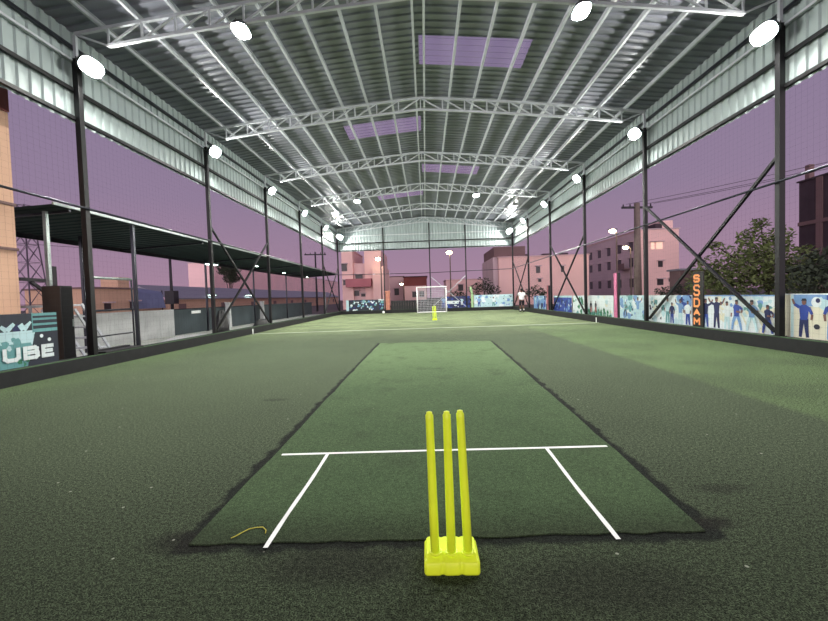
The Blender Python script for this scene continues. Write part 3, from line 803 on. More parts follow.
# far end banners
def fb(px0, px1, z1, Y=YE + .14):
    xa, xb = atY(px0, 300, Y).x, atY(px1, 300, Y).x
    return Banner((xa, Y, CURB), (1, 0, 0), (0, 0, 1), (0, -1, 0), xb - xa, z1 - CURB)
b = fb(346, 384, 1.15); w, h = b.w, b.h
b.rect(0, w, 0, h, DK); b.blots(40, [NV, DK, TL_], .06, .2); b.blots(46, [PA, WH, SK, TL_], .03, .1, (w * .1, w, .05, h * .9)); b.rect(w * .0, w * .07, 0, h, PA); b.disc(w * .14, h * .5, .1, WH); b.rect(w * .85, w, h * .9, h, WH)
b.done('printed_banner', 'dark busy banner with pale blotches at the far left corner')
b = fb(441, 470, 1.2); w, h = b.w, b.h
b.rect(0, w, 0, h, NV); b.blots(24, [BL, NV, BL], .08, .22); b.rect(w * .2, w * .62, h * .36, h * .62, WH); b.blots(16, [NV, PA], .02, .05, (w * .2, w * .62, h * .42, h * .58)); b.player(w * .72, h * .25, h * .6, PA, WH, 1)
b.blots(8, [PA, WH], .03, .07, (w * .15, w * .6, .05, h * .25)); b.player(w * .09, .05, h * .95, SK, BL, 0)
b.done('printed_banner', 'deep blue banner with white patch and figure just right of the goal')
b = fb(474, 513, 1.25); w, h = b.w, b.h
b.rect(0, w, 0, h, PA); b.blots(28, [WH, PA, WH, SK], .06, .2); b.blots(14, [TL_, DK, TL_, SK], .04, .1, (0, w, .1, h * .9)); b.player(w * .13, .05, h * .8, SK, BL, 0); b.player(w * .5, .05, h * .75, WH, TL_, 1)
b.done('printed_banner', 'pale white and blue banner on the far end near the right corner')
x = atY(388, 300, YE + .1).x
mb = MB(); mb.box(x - .17, x + .17, YE - .12, YE + .14, CURB, 1.75); mb.box(x - .2, x + .2, YE - .14, YE + .16, 1.7, 1.82)
mb.box(x - .1, x + .1, YE - .125, YE - .119, .6, 1.5)
tag(mb.build('orange_pillar', M['orangepost'], bevel=.01), 'squat orange pillar on the far end curb beside the dark banner', 'pillar')
x = atY(472, 300, YE + .1).x
t = thing('green_post', 'pale green post with leaning top between blue and white far banners', 'post', (x, YE + .1, CURB))
mb = MB(); mb.box(x - .09, x + .09, YE - .1, YE - .02, CURB, 1.4); mb.build('post', M['greenpost'], t)
mb = MB(); mb.bar((x, YE - .06, 1.35), (x - .12, YE - .06, 1.95), .16, .08); mb.build('leaning_top', M['greenpost'], t)
xa, xb = atY(391, 300, YE + .2).x, atY(441, 300, YE + .2).x
mb = MB()
for k in range(20): mb.box(xa + (xb - xa) * k / 20, xa + (xb - xa) * (k + .95) / 20, YE + .1, YE + .12, CURB, 1.0)
mb.box(xa, xb, YE + .12, YE + .16, .85, .92); mb.box(xa, xb, YE + .12, YE + .16, .2, .27)
tag(mb.build('dark_hoarding', M['plastic_black']), 'low black hoarding behind the goal at the far end', 'hoarding')

# ------------------------------------------------------------------ left outside: canopy, posts, walls
t = thing('canopy_roof', 'long dark green canopy roof running outside the left netting', 'canopy', (-8.8, 7.8, 0))
X0, X1, ZI, ZO = -7.38, -10.2, 3.36, 3.22
mb = MB()
rows = []
for y, h in ribs(7.8, 34, .3, .02): rows.append([(X0, y, ZI + h), ((X0 + X1) / 2, y, (ZI + ZO) / 2 + h), (X1, y, ZO + h)])
mb.strip(rows); mb.build('sheet', M['canopy'], t)
mb = MB(); mb.box(X0 - .0, X0 + .04, 7.8, 34, ZI - .01, ZI + .045); mb.build('edge_tube', M['galv'], t)
mb = MB(); mb.box(X1 - .05, X1, 7.8, 34, ZO - .12, ZO + .02); mb.build('outer_beam', M['rail_steel'], t)
for k in range(6):
    y = 8.2 + k * 5; mb = MB(); mb.bar((X0, y, ZI - .06), (X1, y, ZO - .06), .05); mb.build('rafter', M['rail_steel'], t)
CP = [(-7.86, atX(52.5, 260, -7.86).y - .1, 'galv', 'grey canopy post at the near end, behind the tall black cabinet'), (-7.3, atX(135, 280, -7.3).y, 'rail_steel', 'dark canopy post at the right edge of the side gate'),
      (-9.4, atX(82.5, 270, -9.4).y, 'rail_steel', 'dark canopy post partly hidden by the nearest left column')] + \
     [(X1 + .3, atX(px, 290, X1 + .3).y, 'rail_steel', lb) for px, lb in ((206.5, 'thin canopy post just left of the second left column, with lamp at its head'), (254, 'thin canopy post seen between the left cross braces'), (286.5, 'thin canopy post right of the third left column'))]
for x, y, m, lb in CP:
    mb = MB(); z = ZI + (ZO - ZI) * (X0 - x) / (X0 - X1) - .03 if x < -7.35 else 3.3
    mb.box(x - .035, x + .035, y - .035, y + .035, 0.03, z); mb.box(x - .08, x + .08, y - .08, y + .08, .03, .045)
    tag(mb.build('canopy_post', M[m]), lb, 'post', 'posts of the left canopy')
def small_lamp(p, label, w=.3, d=.12, group='small lamps under the left canopy'):
    t = thing('canopy_lamp', label, 'lamp', p, group); x, y, z = p
    mb = MB(); mb.box(x - d / 2, x + d / 2, y - w / 2, y + w / 2, z, z + .07); mb.build('housing', M['housing'], t)
    mb = MB(); mb.box(x - d / 2 * .8, x + d / 2 * .8, y - w / 2 * .9, y + w / 2 * .9, z - .02, z - .001); mb.build('tube', M['ledsmall'], t)
q = atX(201, 258, X1 + .15); small_lamp((X1 + .62, q.y, ZO - .2), 'greenish white lamp at the canopy post head left of the second left column', .7, .3)
for px, py, lb in ((256, 259, 'small white lamp under the canopy above the left cross braces'), (284, 273, 'small white lamp under the canopy right of the third left column'), (307, 277, 'small white lamp under the canopy beside the fourth left column')):
    q = atX(px, py, -9.0 if px > 270 else -8.6); small_lamp((q.x, q.y, min(q.z, 3.1)), lb)
# walls behind the path
ya, yb = atX(60, 310, -10.15).y, atX(173, 310, -10.15).y
mb = MB(); mb.box(-10.3, -10.12, ya, yb, -.02, 1.08)
for k in range(1, 6): mb.box(-10.12, -10.112, ya + (yb - ya) * k / 6 - .01, ya + (yb - ya) * k / 6 + .01, 0, 1.06)
tag(mb.build('concrete_wall', M['concrete']), 'low pale grey concrete wall beyond the left path', 'wall')
t = thing('sheeted_fence', 'long dark grey sheeted fence beyond the left path', 'fence', (-10.2, yb, 0))
mb = MB(); rows = [[(-10.15 + .015 * math.sin(y_ * 2.3 + z), y_, z) for y_ in [yb + .02 + k * .5 for k in range(int((36 - yb) / .5))]] for z in (0, .35, .7, 1.06)]
mb.strip(rows, smooth=True); mb.build('sheeting', M['darkwall'], t)
mb = MB(); mb.tube([(-10.18, yb, 1.07), (-10.18, 36, 1.07)], .02); mb.build('top_tube', M['rail_steel'], t)
mb = MB(); q = atX(196, 307, -10.12); mb.box(-10.13, -10.12, q.y - .35, q.y + .35, .86, .98); o = mb.build('notice_plate', M['tape'], t); o['label'] = 'small white plate'
for px, zt, lb in ((228, 1.25, 'pale concrete post behind the lower left cross brace'), (262, 1.25, 'pale concrete post right of the left cross braces'), (325, 1.95, 'tall pale post near the far end of the left path')):
    q = atX(px, 305, -9.85); mb = MB(); s = .11
    mb.hexa([(q.x - s, q.y - s, .03), (q.x + s, q.y - s, .03), (q.x + s, q.y + s, .03), (q.x - s, q.y + s, .03)] + [(q.x + a * s * .8, q.y + c_ * s * .8, zt) for a, c_ in ((-1, -1), (1, -1), (1, 1), (-1, 1))])
    mb.box(q.x - .12, q.x + .12, q.y - .12, q.y + .12, zt, zt + .05)
    tag(mb.build('concrete_post', M['concrete']), lb, 'post', 'pale posts on the left path')
# side gate
yg0, yg1 = Y0 + .1, atX(134, 300, -7.3).y - .06
t = thing('side_gate', 'open tube side gate frame between nearest left column and canopy post', 'gate', (-7.3, yg0, CURB))
for z, m, s in ((1.93, 'galv', .06), (1.2, 'rail_steel', .05), (.62, 'rail_steel', .035)):
    mb = MB(); mb.tube([(-7.3, yg0, z), (-7.3, yg1, z + .01)], s / 2 if m == 'galv' else s / 2.2); mb.build('rail', M[m], t)
for y in (yg0, yg1):
    mb = MB(); mb.tube([(-7.3, y, .03), (-7.3, y, 1.96)], .02); mb.build('upright', M['rail_steel'], t)
mb = MB(); mb.box(-7.4, -7.0, yg0 + .1, yg1 - .1, CURB, CURB + .05); mb.box(-7.38, -7.26, yg0 + .2, yg1 - .2, CURB + .05, CURB + .08)
tag(mb.build('door_sill', M['plastic_black'], bevel=.008), 'flat black sill lying on the curb under the side gate', 'sill')
# tall black cabinet
q0, q1 = atX(57, 310, -7.45).y, atX(69.5, 310, -7.45).y
t = thing('tall_cabinet', 'tall narrow black cabinet beside the lettered banner', 'cabinet', (-7.5, q0, 0))
mb = MB(); mb.box(-7.75, -7.36, q0, q1, .03, 1.74); mb.build('body', M['plastic_black'], t, .01)
mb = MB(); mb.box(-7.358, -7.35, q0 + .02, q1 - .02, .1, 1.70); d = mb.build('door', M['black_steel'], t)
mb = MB(); mb.box(-7.35, -7.335, q1 - .06, q1 - .045, .9, 1.05); mb.build('handle', M['galv'], d)
# white stairs
xs0, xs1 = -8.35, -7.62; yt, yb2 = 8.62, 9.5; zt = 1.36
t = thing('white_stairs', 'small white metal staircase beyond the side gate', 'stairs', (-8, 9, 0))
for x in (xs0, xs1):
    for dz in (0, .0):
        pass
    mb = MB(); mb.bar((x, yt, zt), (x, yb2, .05), .035, .06); mb.build('stringer', M['white_steel'], t)
    mb = MB(); mb.bar((x, yt - .18, zt - .1), (x, yb2 - .25, .05), .03, .05); mb.build('stringer', M['white_steel'], t)
for k in range(6):
    q = (k + .0) / 5.2; y = yt + (yb2 - yt) * q; z = zt - (zt - .05) * q
    mb = MB(); mb.box(xs0, xs1, y - .2, y, z - .035, z); mb.build('tread', M['white_steel'], t)
mb = MB(); mb.box(xs0 - .1, xs1 - .42, yt - .8, yt - .15, zt - .05, zt); mb.build('landing', M['white_steel'], t)
for x in (xs0, xs1 - .46):
    mb = MB(); mb.bar((x, yt - .7, 0.03), (x, yt - .7, zt - .05), .04); mb.build('leg', M['white_steel'], t)
# dark frame behind banner
t = thing('iron_frame', 'dark iron post and beam frame left of the tall black cabinet', 'frame', (-8.6, 9, 0))
pA, pB = atX(52, 281, -8.6), atX(20, 279, -8.6)
mb = MB(); mb.bar((-8.6, pA.y, .03), (-8.6, pA.y, 2.25), .13); mb.build('post', M['rust'], t)
mb = MB(); mb.bar((-8.6, pA.y, pA.z), (-8.6, pB.y, pB.z), .07); mb.build('beam', M['rust'], t)
mb = MB(); mb.bar((-8.6, pA.y - .05, pA.z - .35), (-8.6, pA.y - .5, pA.z - .03), .06); mb.build('knee_brace', M['rust'], t)
# heaps by the curb
def heap(px, py, X, r, h, label, m='plastic_black'):
    q = atX(px, py, X); mb = MB(); n = 14; rings = []
    for k in range(5):
        a = k / 4 * PI / 2; rr = r * math.cos(a) + .01; z = .03 + h * math.sin(a)
        rings.append([mb.bm.verts.new((X + rr * .45 * math.cos(2 * PI * j / n) * random.uniform(.8, 1.1), q.y + rr * math.sin(2 * PI * j / n) * random.uniform(.8, 1.1), z * random.uniform(.85, 1.1) if k else .03)) for j in range(n)])
    for a, b in zip(rings, rings[1:]):
        for j in range(n): f = mb.bm.faces.new((a[j], a[(j + 1) % n], b[(j + 1) % n], b[j])); f.smooth = True
    mb.bm.faces.new(rings[-1]); mb.bm.faces.new(rings[0][::-1])
    return tag(mb.build('tarpaulin_heap', M[m]), label, 'heap')
heap(222, 320, -7.75, .45, .95, 'upright black heap of sheeting beside the second left column')
heap(262, 318, -7.7, .8, .45, 'low black heap of sheeting by the third left column')
heap(188, 336, -8.4, 1.3, .16, 'flat white plastic sheet lying on the left path', 'tape')

# ------------------------------------------------------------------ buildings round about
def windows(root, fn, cells, m='window', frame=True):
    for (u0, u1, v0, v1) in cells:
        mb = MB(); a, b, c_, d = fn(u0, v0, .05), fn(u1, v0, .05), fn(u1, v1, .05), fn(u0, v1, .05)
        a2, b2, c2, d2 = (fn(u, v_, -.05) for u, v_ in ((u0, v0), (u1, v0), (u1, v1), (u0, v1)))
        mb.hexa([a2, b2, c2, d2, a, b, c_, d]); mb.build('window', M[m], root)
        if frame:
            mb = MB(); e = .12; lo, hi = fn(u0 - e, v1 + .02, .35), fn(u1 + e, v1 + .02, .35)
            lo2, hi2 = fn(u0 - e, v1 + .02, 0), fn(u1 + e, v1 + .02, 0); up = Vector((0, 0, .1))
            mb.hexa([lo2, hi2, hi, lo, lo2 + up, hi2 + up, hi + up, lo + up]); mb.build('sunshade', M['mauve'], root)
def block(name, label, x0, x1, y0, y1, z1, m, roofm='brown', parapet=.4, cat='building', group='buildings around the hall'):
    t = thing(name, label, cat, ((x0 + x1) / 2, (y0 + y1) / 2, 0), group)
    mb = MB(); mb.box(x0, x1, y0, y1, -.03, z1); mb.build('walls', M[m], t)
    mb = MB(); e = .12
    mb.box(x0 - e, x1 + e, y0 - e, y1 + e, z1, z1 + .12)
    mb.build('roof_slab', M[roofm], t); return t
front = lambda x0, y0: (lambda u, v_, w: Vector((x0 + u, y0 - w, v_)))
sideL = lambda x0, y0: (lambda u, v_, w: Vector((x0 - w, y0 + u, v_)))
sideR = lambda x0, y0: (lambda u, v_, w: Vector((x0 + w, y0 + u, v_)))
# far left: pink house with balcony
Y = 48
p = lambda px, py: atY(px, py, Y)
xa, xb, zt = p(341, 250).x, p(384, 250).x, p(350, 251).z
t = block('pink_house', 'stepped pink house with dark windows and rose balcony behind the far left corner', xa, p(352, 250).x, Y, Y + 8, zt, 'pink', 'pinkdim')
mb = MB(); mb.box(p(352, 260).x, p(364, 260).x, Y + .6, Y + 8, -.03, p(358, 263).z); mb.build('middle_wall', M['pinkdim'], t)
mb = MB(); mb.box(p(364, 260).x, p(381, 260).x, Y + .2, Y + 8, -.03, p(372, 250.5).z); mb.build('tower_wall', M['pink'], t)
mb = MB(); mb.box(p(373, 260).x, xb, Y - .8, Y + 6, -.03, p(378, 267).z); mb.build('front_wing', M['pink'], t)
mb = MB(); mb.box(p(347, 283).x, p(372, 283).x, Y - .9, Y + .1, p(360, 287).z, p(360, 279).z); mb.build('balcony', M['rose'], t)
fn = lambda u, v_, w: Vector((u, Y - w, v_))
def cell(x0_, y1_, x1_, y0_): return (p(x0_, 280).x, p(x1_, 280).x, p(350, y0_).z, p(350, y1_).z)
windows(t, fn, [cell(342, 264, 347.5, 271), cell(343, 280, 347, 285)], frame=True)
fn = lambda u, v_, w: Vector((u, Y + .55 - w, v_)); windows(t, fn, [cell(355, 275, 362, 280), cell(349, 291, 358, 296), cell(360, 294, 365, 297)])
# low houses next to it
Y = 62
t = block('low_house', 'low dim pink house between far end column and the dark red block', p(388, 290).x, p(404, 290).x, Y, Y + 6, p(396, 277).z, 'pinkdim', 'brown')
windows(t, front(p(388, 290).x, Y), [(1.0, 1.7, 1.6, 2.6)])
Y = 58
t = block('dark_red_block', 'flat roofed dark red block seen above the left side of the goal', p(404, 290).x, p(427, 290).x, Y, Y + 6, p(415, 277).z, 'redbrown', 'darkbrick')
mb = MB(); mb.box(p(404, 290).x + .1, p(427, 290).x - .1, Y - .5, Y + .0, -.03, p(415, 286).z); mb.build('lower_wall', M['pinkdim'], t)
windows(t, lambda u, v_, w: Vector((p(404, 290).x + u, Y - .5 - w, v_)), [(1.2, 1.8, 1.2, 2.0), (2.2, 2.9, 1.2, 2.0)])
Y = 66
t = block('pale_house', 'long low pale pink house right of the goal', p(446, 285).x, p(500, 285).x, Y, Y + 8, p(473, 279.5).z, 'pink', 'pinkdim')
windows(t, front(p(446, 285).x, Y), [(2, 2.8, 2, 3), (6, 6.8, 2, 3)])
# big pink building on the right
Y = 46
xa, xb = p(499, 280).x, p(589, 280).x
t = block('pink_building', 'wide plain pink building behind the far right corner', xa, xb, Y, Y + 10, p(540, 256.5).z, 'pink', 'pinkdim')
mb = MB(); mb.box(p(496, 280).x, p(528, 280).x, Y + 1, Y + 9, p(510, 257.5).z, p(510, 245.5).z); mb.build('upper_storey', M['brown'], t)
mb = MB(); mb.box(p(494, 280).x, xa, Y + .4, Y + 9, -.03, p(496, 257).z); mb.build('side_bay', M['mauve'], t)
fn = lambda u, v_, w: Vector((u, Y - w, v_))
windows(t, fn, [(p(536, 0 + 270).x, p(540, 270).x, p(538, 273).z, p(538, 266.5).z), (p(561, 270).x, p(564, 270).x, p(562, 272).z, p(562, 266).z), (p(538, 270).x, p(541, 270).x, p(538, 282).z, p(538, 279).z)])
for px in (530, 552, 571):
    mb = MB(); mb.box(p(px, 255).x - .4, p(px, 255).x + .4, Y + 2, Y + 3, p(540, 256.5).z, p(540, 252).z); mb.build('roof_stub', M['darkbrick'], t)
# pink apartment block
Y = 50
xa, xb = p(640, 250).x, p(679, 250).x
zt = p(655, 229.5).z
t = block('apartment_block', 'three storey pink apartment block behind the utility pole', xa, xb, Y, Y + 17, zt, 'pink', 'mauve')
mb = MB(); mb.box(xa - .06, xa - .001, Y + .05, Y + 17, -.03, zt - .1); o = mb.build('side_wall', M['mauve'], t); o['label'] = 'shaded mauve side wall'  # shade on this side of the pink block put into a mauve colour
mb = MB(); mb.box(p(667, 230).x, p(678, 230).x, Y + 1, Y + 4, zt, p(670, 219).z); mb.build('roof_room', M['pink'], t)
mb = MB(); mb.box(p(660, 230).x, p(667, 230).x, Y + 1, Y + 4, zt, p(664, 222).z); mb.build('water_tank', M['darkbrick'], t)
fn = lambda u, v_, w: Vector((u, Y - w, v_))
cellr = lambda x0_, y1_, x1_, y0_: (p(x0_, 260).x, p(x1_, 260).x, p(660, y0_).z, p(660, y1_).z)
windows(t, fn, [cellr(651, 242, 654.5, 249), cellr(656, 242, 662.5, 249)], 'winlit')
windows(t, fn, [cellr(658, 261, 662.5, 267), cellr(657, 279, 663, 285), cellr(668.5, 279, 673, 282)])
windows(t, sideL(xa - .06, Y), [(1.5 + 3.1 * k, 2.4 + 3.1 * k, z_, z_ + 1.1) for k in range(5) for z_ in (1.6, 4.2, 6.2)])
mb = MB(); mb.box(xa - .9, xa - .06, Y + 2.2, Y + 4.2, 3.9, 4.05); mb.box(xa - .9, xa - .84, Y + 2.2, Y + 4.2, 4.05, 4.7); mb.build('balcony', M['brown'], t)
# small stuff behind banners
Y = 26; p = lambda px, py: atY(px, py, Y)
t = block('dark_shed', 'dark low shed behind the orange lettered board', p(681, 280).x, p(712, 280).x, Y, Y + 1.2, p(695, 270).z, 'brown', 'tin', cat='shed', group=None)
windows(t, front(p(681, 280).x, Y), [(.3, .8, 1.2, 1.7)], frame=False)
# dark unfinished building at the right edge
Y = 35; p = lambda px, py: atY(px, py, Y)
xa = p(799, 230).x; zt = p(799, 183).z; y0_ = 26
t = block('unfinished_building', 'dark unfinished brick building at the right picture edge', xa, xa + 8, y0_, Y, zt, 'darkbrick', 'darkbrick')
for k in range(4):
    mb = MB(); y = y0_ + .6 + k * 2.6; mb.box(xa + .1, xa + .5, y - .2, y + .2, zt + .12, zt + 1.3); mb.build('column_stub', M['brown'], t)
for z_ in (3.2, 6.2):
    mb = MB(); mb.box(xa - .12, xa, y0_, Y, z_, z_ + .3); mb.build('floor_band', M['brown'], t)
for y in (33.2, 30.4):
    mb = MB(); mb.box(xa - .1, xa, y - .25, y + .25, -.03, zt); mb.build('pillar', M['brown'], t)
windows(t, sideL(xa, y0_), [(1.0, 2.4, 4.0, 5.6), (5.0, 6.4, 4.0, 5.6), (1.0, 2.4, 7.0, 8.4)], frame=False)
# left edge: tall orange building
Y = 7.1
xw = atX(13.5, 200, -7.95)
t = thing('orange_building', 'tall narrow orange plastered building at the left picture edge', 'building', (-8.5, xw.y - 1.2, 0), 'buildings around the hall')
yR = xw.y; zt = atX(10, 114, -7.95).z
mb = MB(); mb.box(-8.6, -7.95, yR - 3, yR, -.03, zt); mb.build('walls', M['orange'], t)
mb = MB(); mb.box(-8.65, -7.90, yR - 3.05, yR - .02, zt, atX(8, 84, -7.95).z); mb.build('top_block', M['redbrown'], t)
for px_y in (205, 250):
    z_ = atX(8, px_y, -7.95).z; mb = MB(); mb.box(-8.62, -7.92, yR - 3.02, yR + .02, z_, z_ + .05); mb.build('band', M['brown'], t)
# left background strip
def lx(px, py, X): return atX(px, py, X)
X = -24
ya, yb = lx(92, 290, X).y, lx(135.5, 290, X).y
t = block('orange_cottage', 'low orange house beyond the concrete wall on the left', X - 5, X, ya, yb, lx(115, 289, X).z, 'orange', 'brown')
windows(t, sideR(X, ya), [(1.0, 1.6, .9, 1.5), (3.6, 4.4, .9, 1.6)])
mb = MB(); mb.box(X - 1.6, X - .2, yb - 1.6, yb - .4, lx(115, 289, X).z, lx(138, 278, X).z); mb.build('roof_room', M['orange'], t)
ya2, yb2 = lx(137.5, 290, X).y, lx(165, 290, X).y
t = thing('tarp_shelter', 'blue tarpaulin shelter beyond the left path next to the orange house', 'shelter', (X, ya2, 0))
z0, z1 = lx(150, 305, X).z, lx(150, 290, X).z
mb = MB(); mb.strip([[(X, ya2 + (yb2 - ya2) * k / 8, z0 - .3) for k in range(9)], [(X - .3, ya2 + (yb2 - ya2) * k / 8, z1 * .9 + .12 * math.sin(k)) for k in range(9)], [(X - 2.5, ya2 + (yb2 - ya2) * k / 8, z1 + .3) for k in range(9)]], smooth=True)
mb.build('tarpaulin', M['blue_tarp'], t)
for y in (ya2, yb2):
    mb = MB(); mb.tube([(X - .3, y, -.03), (X - .3, y, z1)], .05); mb.build('pole', M['rust'], t)
ya3, yb3 = lx(168, 290, X).y, lx(338, 290, X).y
t = thing('long_shed', 'long low pink shed with grey blue tin roof beyond the dark fence', 'shed', (X - 3, ya3, 0))
ztop, zw = lx(200, 291, X).z, lx(200, 299, X).z
mb = MB(); mb.box(X - 6, X, ya3, yb3, -.03, zw); mb.build('walls', M['orange'], t)
mb = MB(); mb.hexa([(X + .3, ya3 - .3, zw), (X + .3, yb3 + .3, zw), (X - 3, yb3 + .3, ztop + .5), (X - 3, ya3 - .3, ztop + .5), (X + .3, ya3 - .3, zw + .12), (X + .3, yb3 + .3, zw + .12), (X - 3, yb3 + .3, ztop + .62), (X - 3, ya3 - .3, ztop + .62)]); mb.build('roof', M['tin'], t)
for k in range(9):
    y = ya3 + 1.5 + k * (yb3 - ya3) / 9; mb = MB(); mb.box(X, X + .02, y, y + 1.2, .5, 1.3); mb.build('opening', M['brown'], t)
for px, lb in ((235, 'white strip lamp on the long shed roof edge, left one'), (268, 'white strip lamp on the long shed roof edge, right one')):
    q = lx(px, 285, X + 3); small_lamp((X + .35, q.y, zw + .4), lb, 1.6, .3, 'strip lamps on the long shed')
# rose terrace behind
X = -40
mb = MB(); ya, yb = lx(215, 290, X).y, lx(338, 290, X).y
t = block('rose_terrace', 'dusky pink terrace of houses far behind the left canopy', X - 5, X, ya, yb, lx(280, 273, X).z, 'terrace', 'mauve')
windows(t, sideR(X, ya), [(3 + 6 * k, 4.2 + 6 * k, 2.2, 3.4) for k in range(10)])

# ------------------------------------------------------------------ poles, lamps, tower, wires
def util_pole(p, zt, label, m='timberpole', r=.16, arm=1.0, box=None):
    t = thing('utility_pole', label, 'pole', (p[0], p[1], 0), 'utility poles')
    mb = MB(); mb.tube([(p[0], p[1], -.03), (p[0], p[1], zt)], [r, r * .7], 10); mb.build('shaft', M[m], t)
    mb = MB(); mb.bar((p[0] - arm, p[1], zt - .25), (p[0] + arm, p[1], zt - .3), .12); a = mb.build('cross_arm', M['rust'], t)
    for s in (-.9, -.45, .5, .9):
        mb = MB(); mb.tube([(p[0] + s * arm, p[1], zt - .24), (p[0] + s * arm, p[1], zt - .05)], [.05, .035], 8); mb.build('insulator', M['rust'], a)
    if box:
        mb = MB(); mb.box(p[0] - .35, p[0] + .35, p[1] - .3, p[1] + .3, box, box + 1.0); mb.build('transformer', M['rust'], t)
    return t
q = atY(638, 300, 26); util_pole((q.x, 26), atY(640, 203, 26).z, 'thick pale utility pole with dark cross arm behind the second right column', arm=.95, r=.24)
q = atY(172, 300, 30); util_pole((q.x, 30), atY(172, 250, 30).z, 'dark utility pole with transformer box beyond the left wall', 'rust', .12, .7, atY(172, 304, 30).z)
q = atY(317, 300, 44); util_pole((q.x, 44), atY(317, 252, 44).z, 'distant utility pole with cross arm seen over the far end of the canopy', 'rust', .12, 1.2)
def street_lamp(px, py, Y, label, head=.28, arm=.8, warm='sodium', side=-1):
    q = atY(px, py, Y); t = thing('street_lamp', label, 'street lamp', (q.x - side * arm, Y, 0), 'street lamps outside'); x0 = q.x - side * arm
    mb = MB(); mb.tube([(x0, Y, -.03), (x0, Y, q.z - .2), (x0 + side * arm * .3, Y, q.z + .1), (q.x, Y, q.z + .12)], [.09, .06, .05, .04], 8); mb.build('pole', M['timberpole'], t)
    mb = MB(); mb.box(q.x - head, q.x + head, Y - .15, Y + .15, q.z + .08, q.z + .2); mb.build('head', M['housing'], t)
    mb = MB(); mb.ball((q.x, Y, q.z), head * .85, seg=12, sq=(1, .7, .6)); mb.build('bulb', M[warm], t)
street_lamp(449, 252.5, 48, 'street lamp shining on a tall pole above the goal', .42, .1)
street_lamp(612.5, 231, 42, 'higher street lamp in front of the shaded mauve side wall', .42, .4, side=-1)
street_lamp(625.5, 247.5, 40, 'lower street lamp right of the other, left of the utility pole', .34, .5, side=-1)
street_lamp(378, 259, 46, 'lamp shining in front of the pink house at far left', .36, .3)
street_lamp(401.5, 284, 55, 'small low lamp between low house and dark red block', .26, .3)
# lattice tower
q = atY(30, 300, 24); t = thing('lattice_tower', 'dark steel lattice tower beyond the left canopy', 'tower', (q.x, 24, 0))
zt = atY(26, 205, 24).z; cs = [(-.75, -.75), (.75, -.75), (.75, .75), (-.75, .75)]
lv = [0, .2, .38, .54, .68, .8, .9, 1.0]
def tp(i, f_): s = 1.0 - .72 * f_; return (q.x + cs[i % 4][0] * s, 24 + cs[i % 4][1] * s, zt * f_)
for i in range(4):
    mb = MB(); mb.bar(tp(i, 0), tp(i, 1), .05); mb.build('leg', M['hazedsteel'], t)
mb = MB()
for a, b in zip(lv, lv[1:]):
    for i in range(4): mb.bar(tp(i, a), tp(i + 1, b), .022); mb.bar(tp(i + 1, a), tp(i, b), .022); mb.bar(tp(i, b), tp(i + 1, b), .022)
mb.build('lattice', M['hazedsteel'], t)
# wires
def wire(a, b, sag, label):
    a, b = Vector(a), Vector(b); mb = MB(); mb.tube([a + (b - a) * k / 12 - Vector((0, 0, sag * 4 * (k / 12) * (1 - k / 12))) for k in range(13)], .012, 4)
    tag(mb.build('power_wire', M['rust']), label, 'wire', 'overhead wires')
up = atY(640, 203, 26)
for k, (s, nm) in enumerate(((-.9, 'leftmost'), (.5, 'middle'), (.9, 'rightmost'))):
    wire((up.x + s * .95, 26, up.z - .05), (up.x + 14, 10 + k * 1.5, up.z + 1.5), .4, 'thin overhead wire running right from the %s insulator of the thick pole' % nm)
lp = atY(172, 250, 30)
wire((lp.x, 30, lp.z - .1), (lp.x - 10, 18, lp.z + .4), .3, 'thin overhead wire running left from the pole with transformer')

# ------------------------------------------------------------------ trees and bushes
def tree(c, crowns, m, label, trunk_r=.14, leaf=.16, n=420, cat='tree', name='leafy_tree', seed=1):
    rnd = random.Random(seed); x, y = c
    t = thing(name, label, cat, (x, y, 0), 'trees and bushes outside')
    mb = MB(); top = max(q[2] for q in crowns)
    mb.tube([(x, y, -.03), (x + .1, y, top * .4), (x - .05, y, top * .8)], [trunk_r, trunk_r * .75, trunk_r * .4], 8)
    for (dx, dy, z, r, rz) in crowns: mb.tube([(x, y, top * .3), (x + dx * .5, y + dy * .5, (top * .3 + z) / 2 + .1), (x + dx, y + dy, z)], [trunk_r * .5, trunk_r * .35, trunk_r * .15], 6)
    mb.build('trunk', M['bark'], t)
    mb = MB()
    for (dx, dy, z, r, rz) in crowns:
        for _ in range(int(n * r * r) + 30):
            a, b, q = rnd.random() * 2 * PI, math.acos(rnd.uniform(-1, 1)), rnd.random() ** .45
            p_ = Vector((x + dx + r * q * math.sin(b) * math.cos(a), y + dy + r * q * math.sin(b) * math.sin(a), max(.05, z + rz * q * math.cos(b))))
            d1 = Vector((rnd.uniform(-1, 1), rnd.uniform(-1, 1), rnd.uniform(-.7, .5))).normalized(); d2 = d1.cross(Vector((rnd.uniform(-1, 1), rnd.uniform(-1, 1), 1))).normalized()
            s = leaf * rnd.uniform(.6, 1.4)
            mb.poly([p_ - d1 * s, p_ + d2 * s * .4, p_ + d1 * s, p_ - d2 * s * .4])
    o = mb.build('foliage', M[m], t, fix=False); return t
Y = 21; p = lambda px, py: atY(px, py, Y)
q = p(768, 260)
tree((q.x, Y), [(-2.4, .3, 2.2, 1.2, .9), (-1.2, -.2, 2.6, 1.3, 1.1), (0, .2, 2.7, 1.4, 1.2), (1.2, 0, 2.4, 1.2, 1.0), (-.5, .5, 3.9, .6, .5), (.5, 0, 3.7, .7, .6), (-.2, .2, 4.5, .45, .3), (-2.6, 0, 3.4, .35, .25), (-3.0, .2, 1.5, 1.0, .7), (-1.6, .2, 1.4, 1.2, .7), (0, 0, 1.5, 1.2, .8), (1.4, 0, 1.4, 1.2, .8)], 'leaf',
     'large leafy green tree behind the nearest right cross brace', .13, .13, 430, seed=3)
q = atY(824, 267, 14.8)
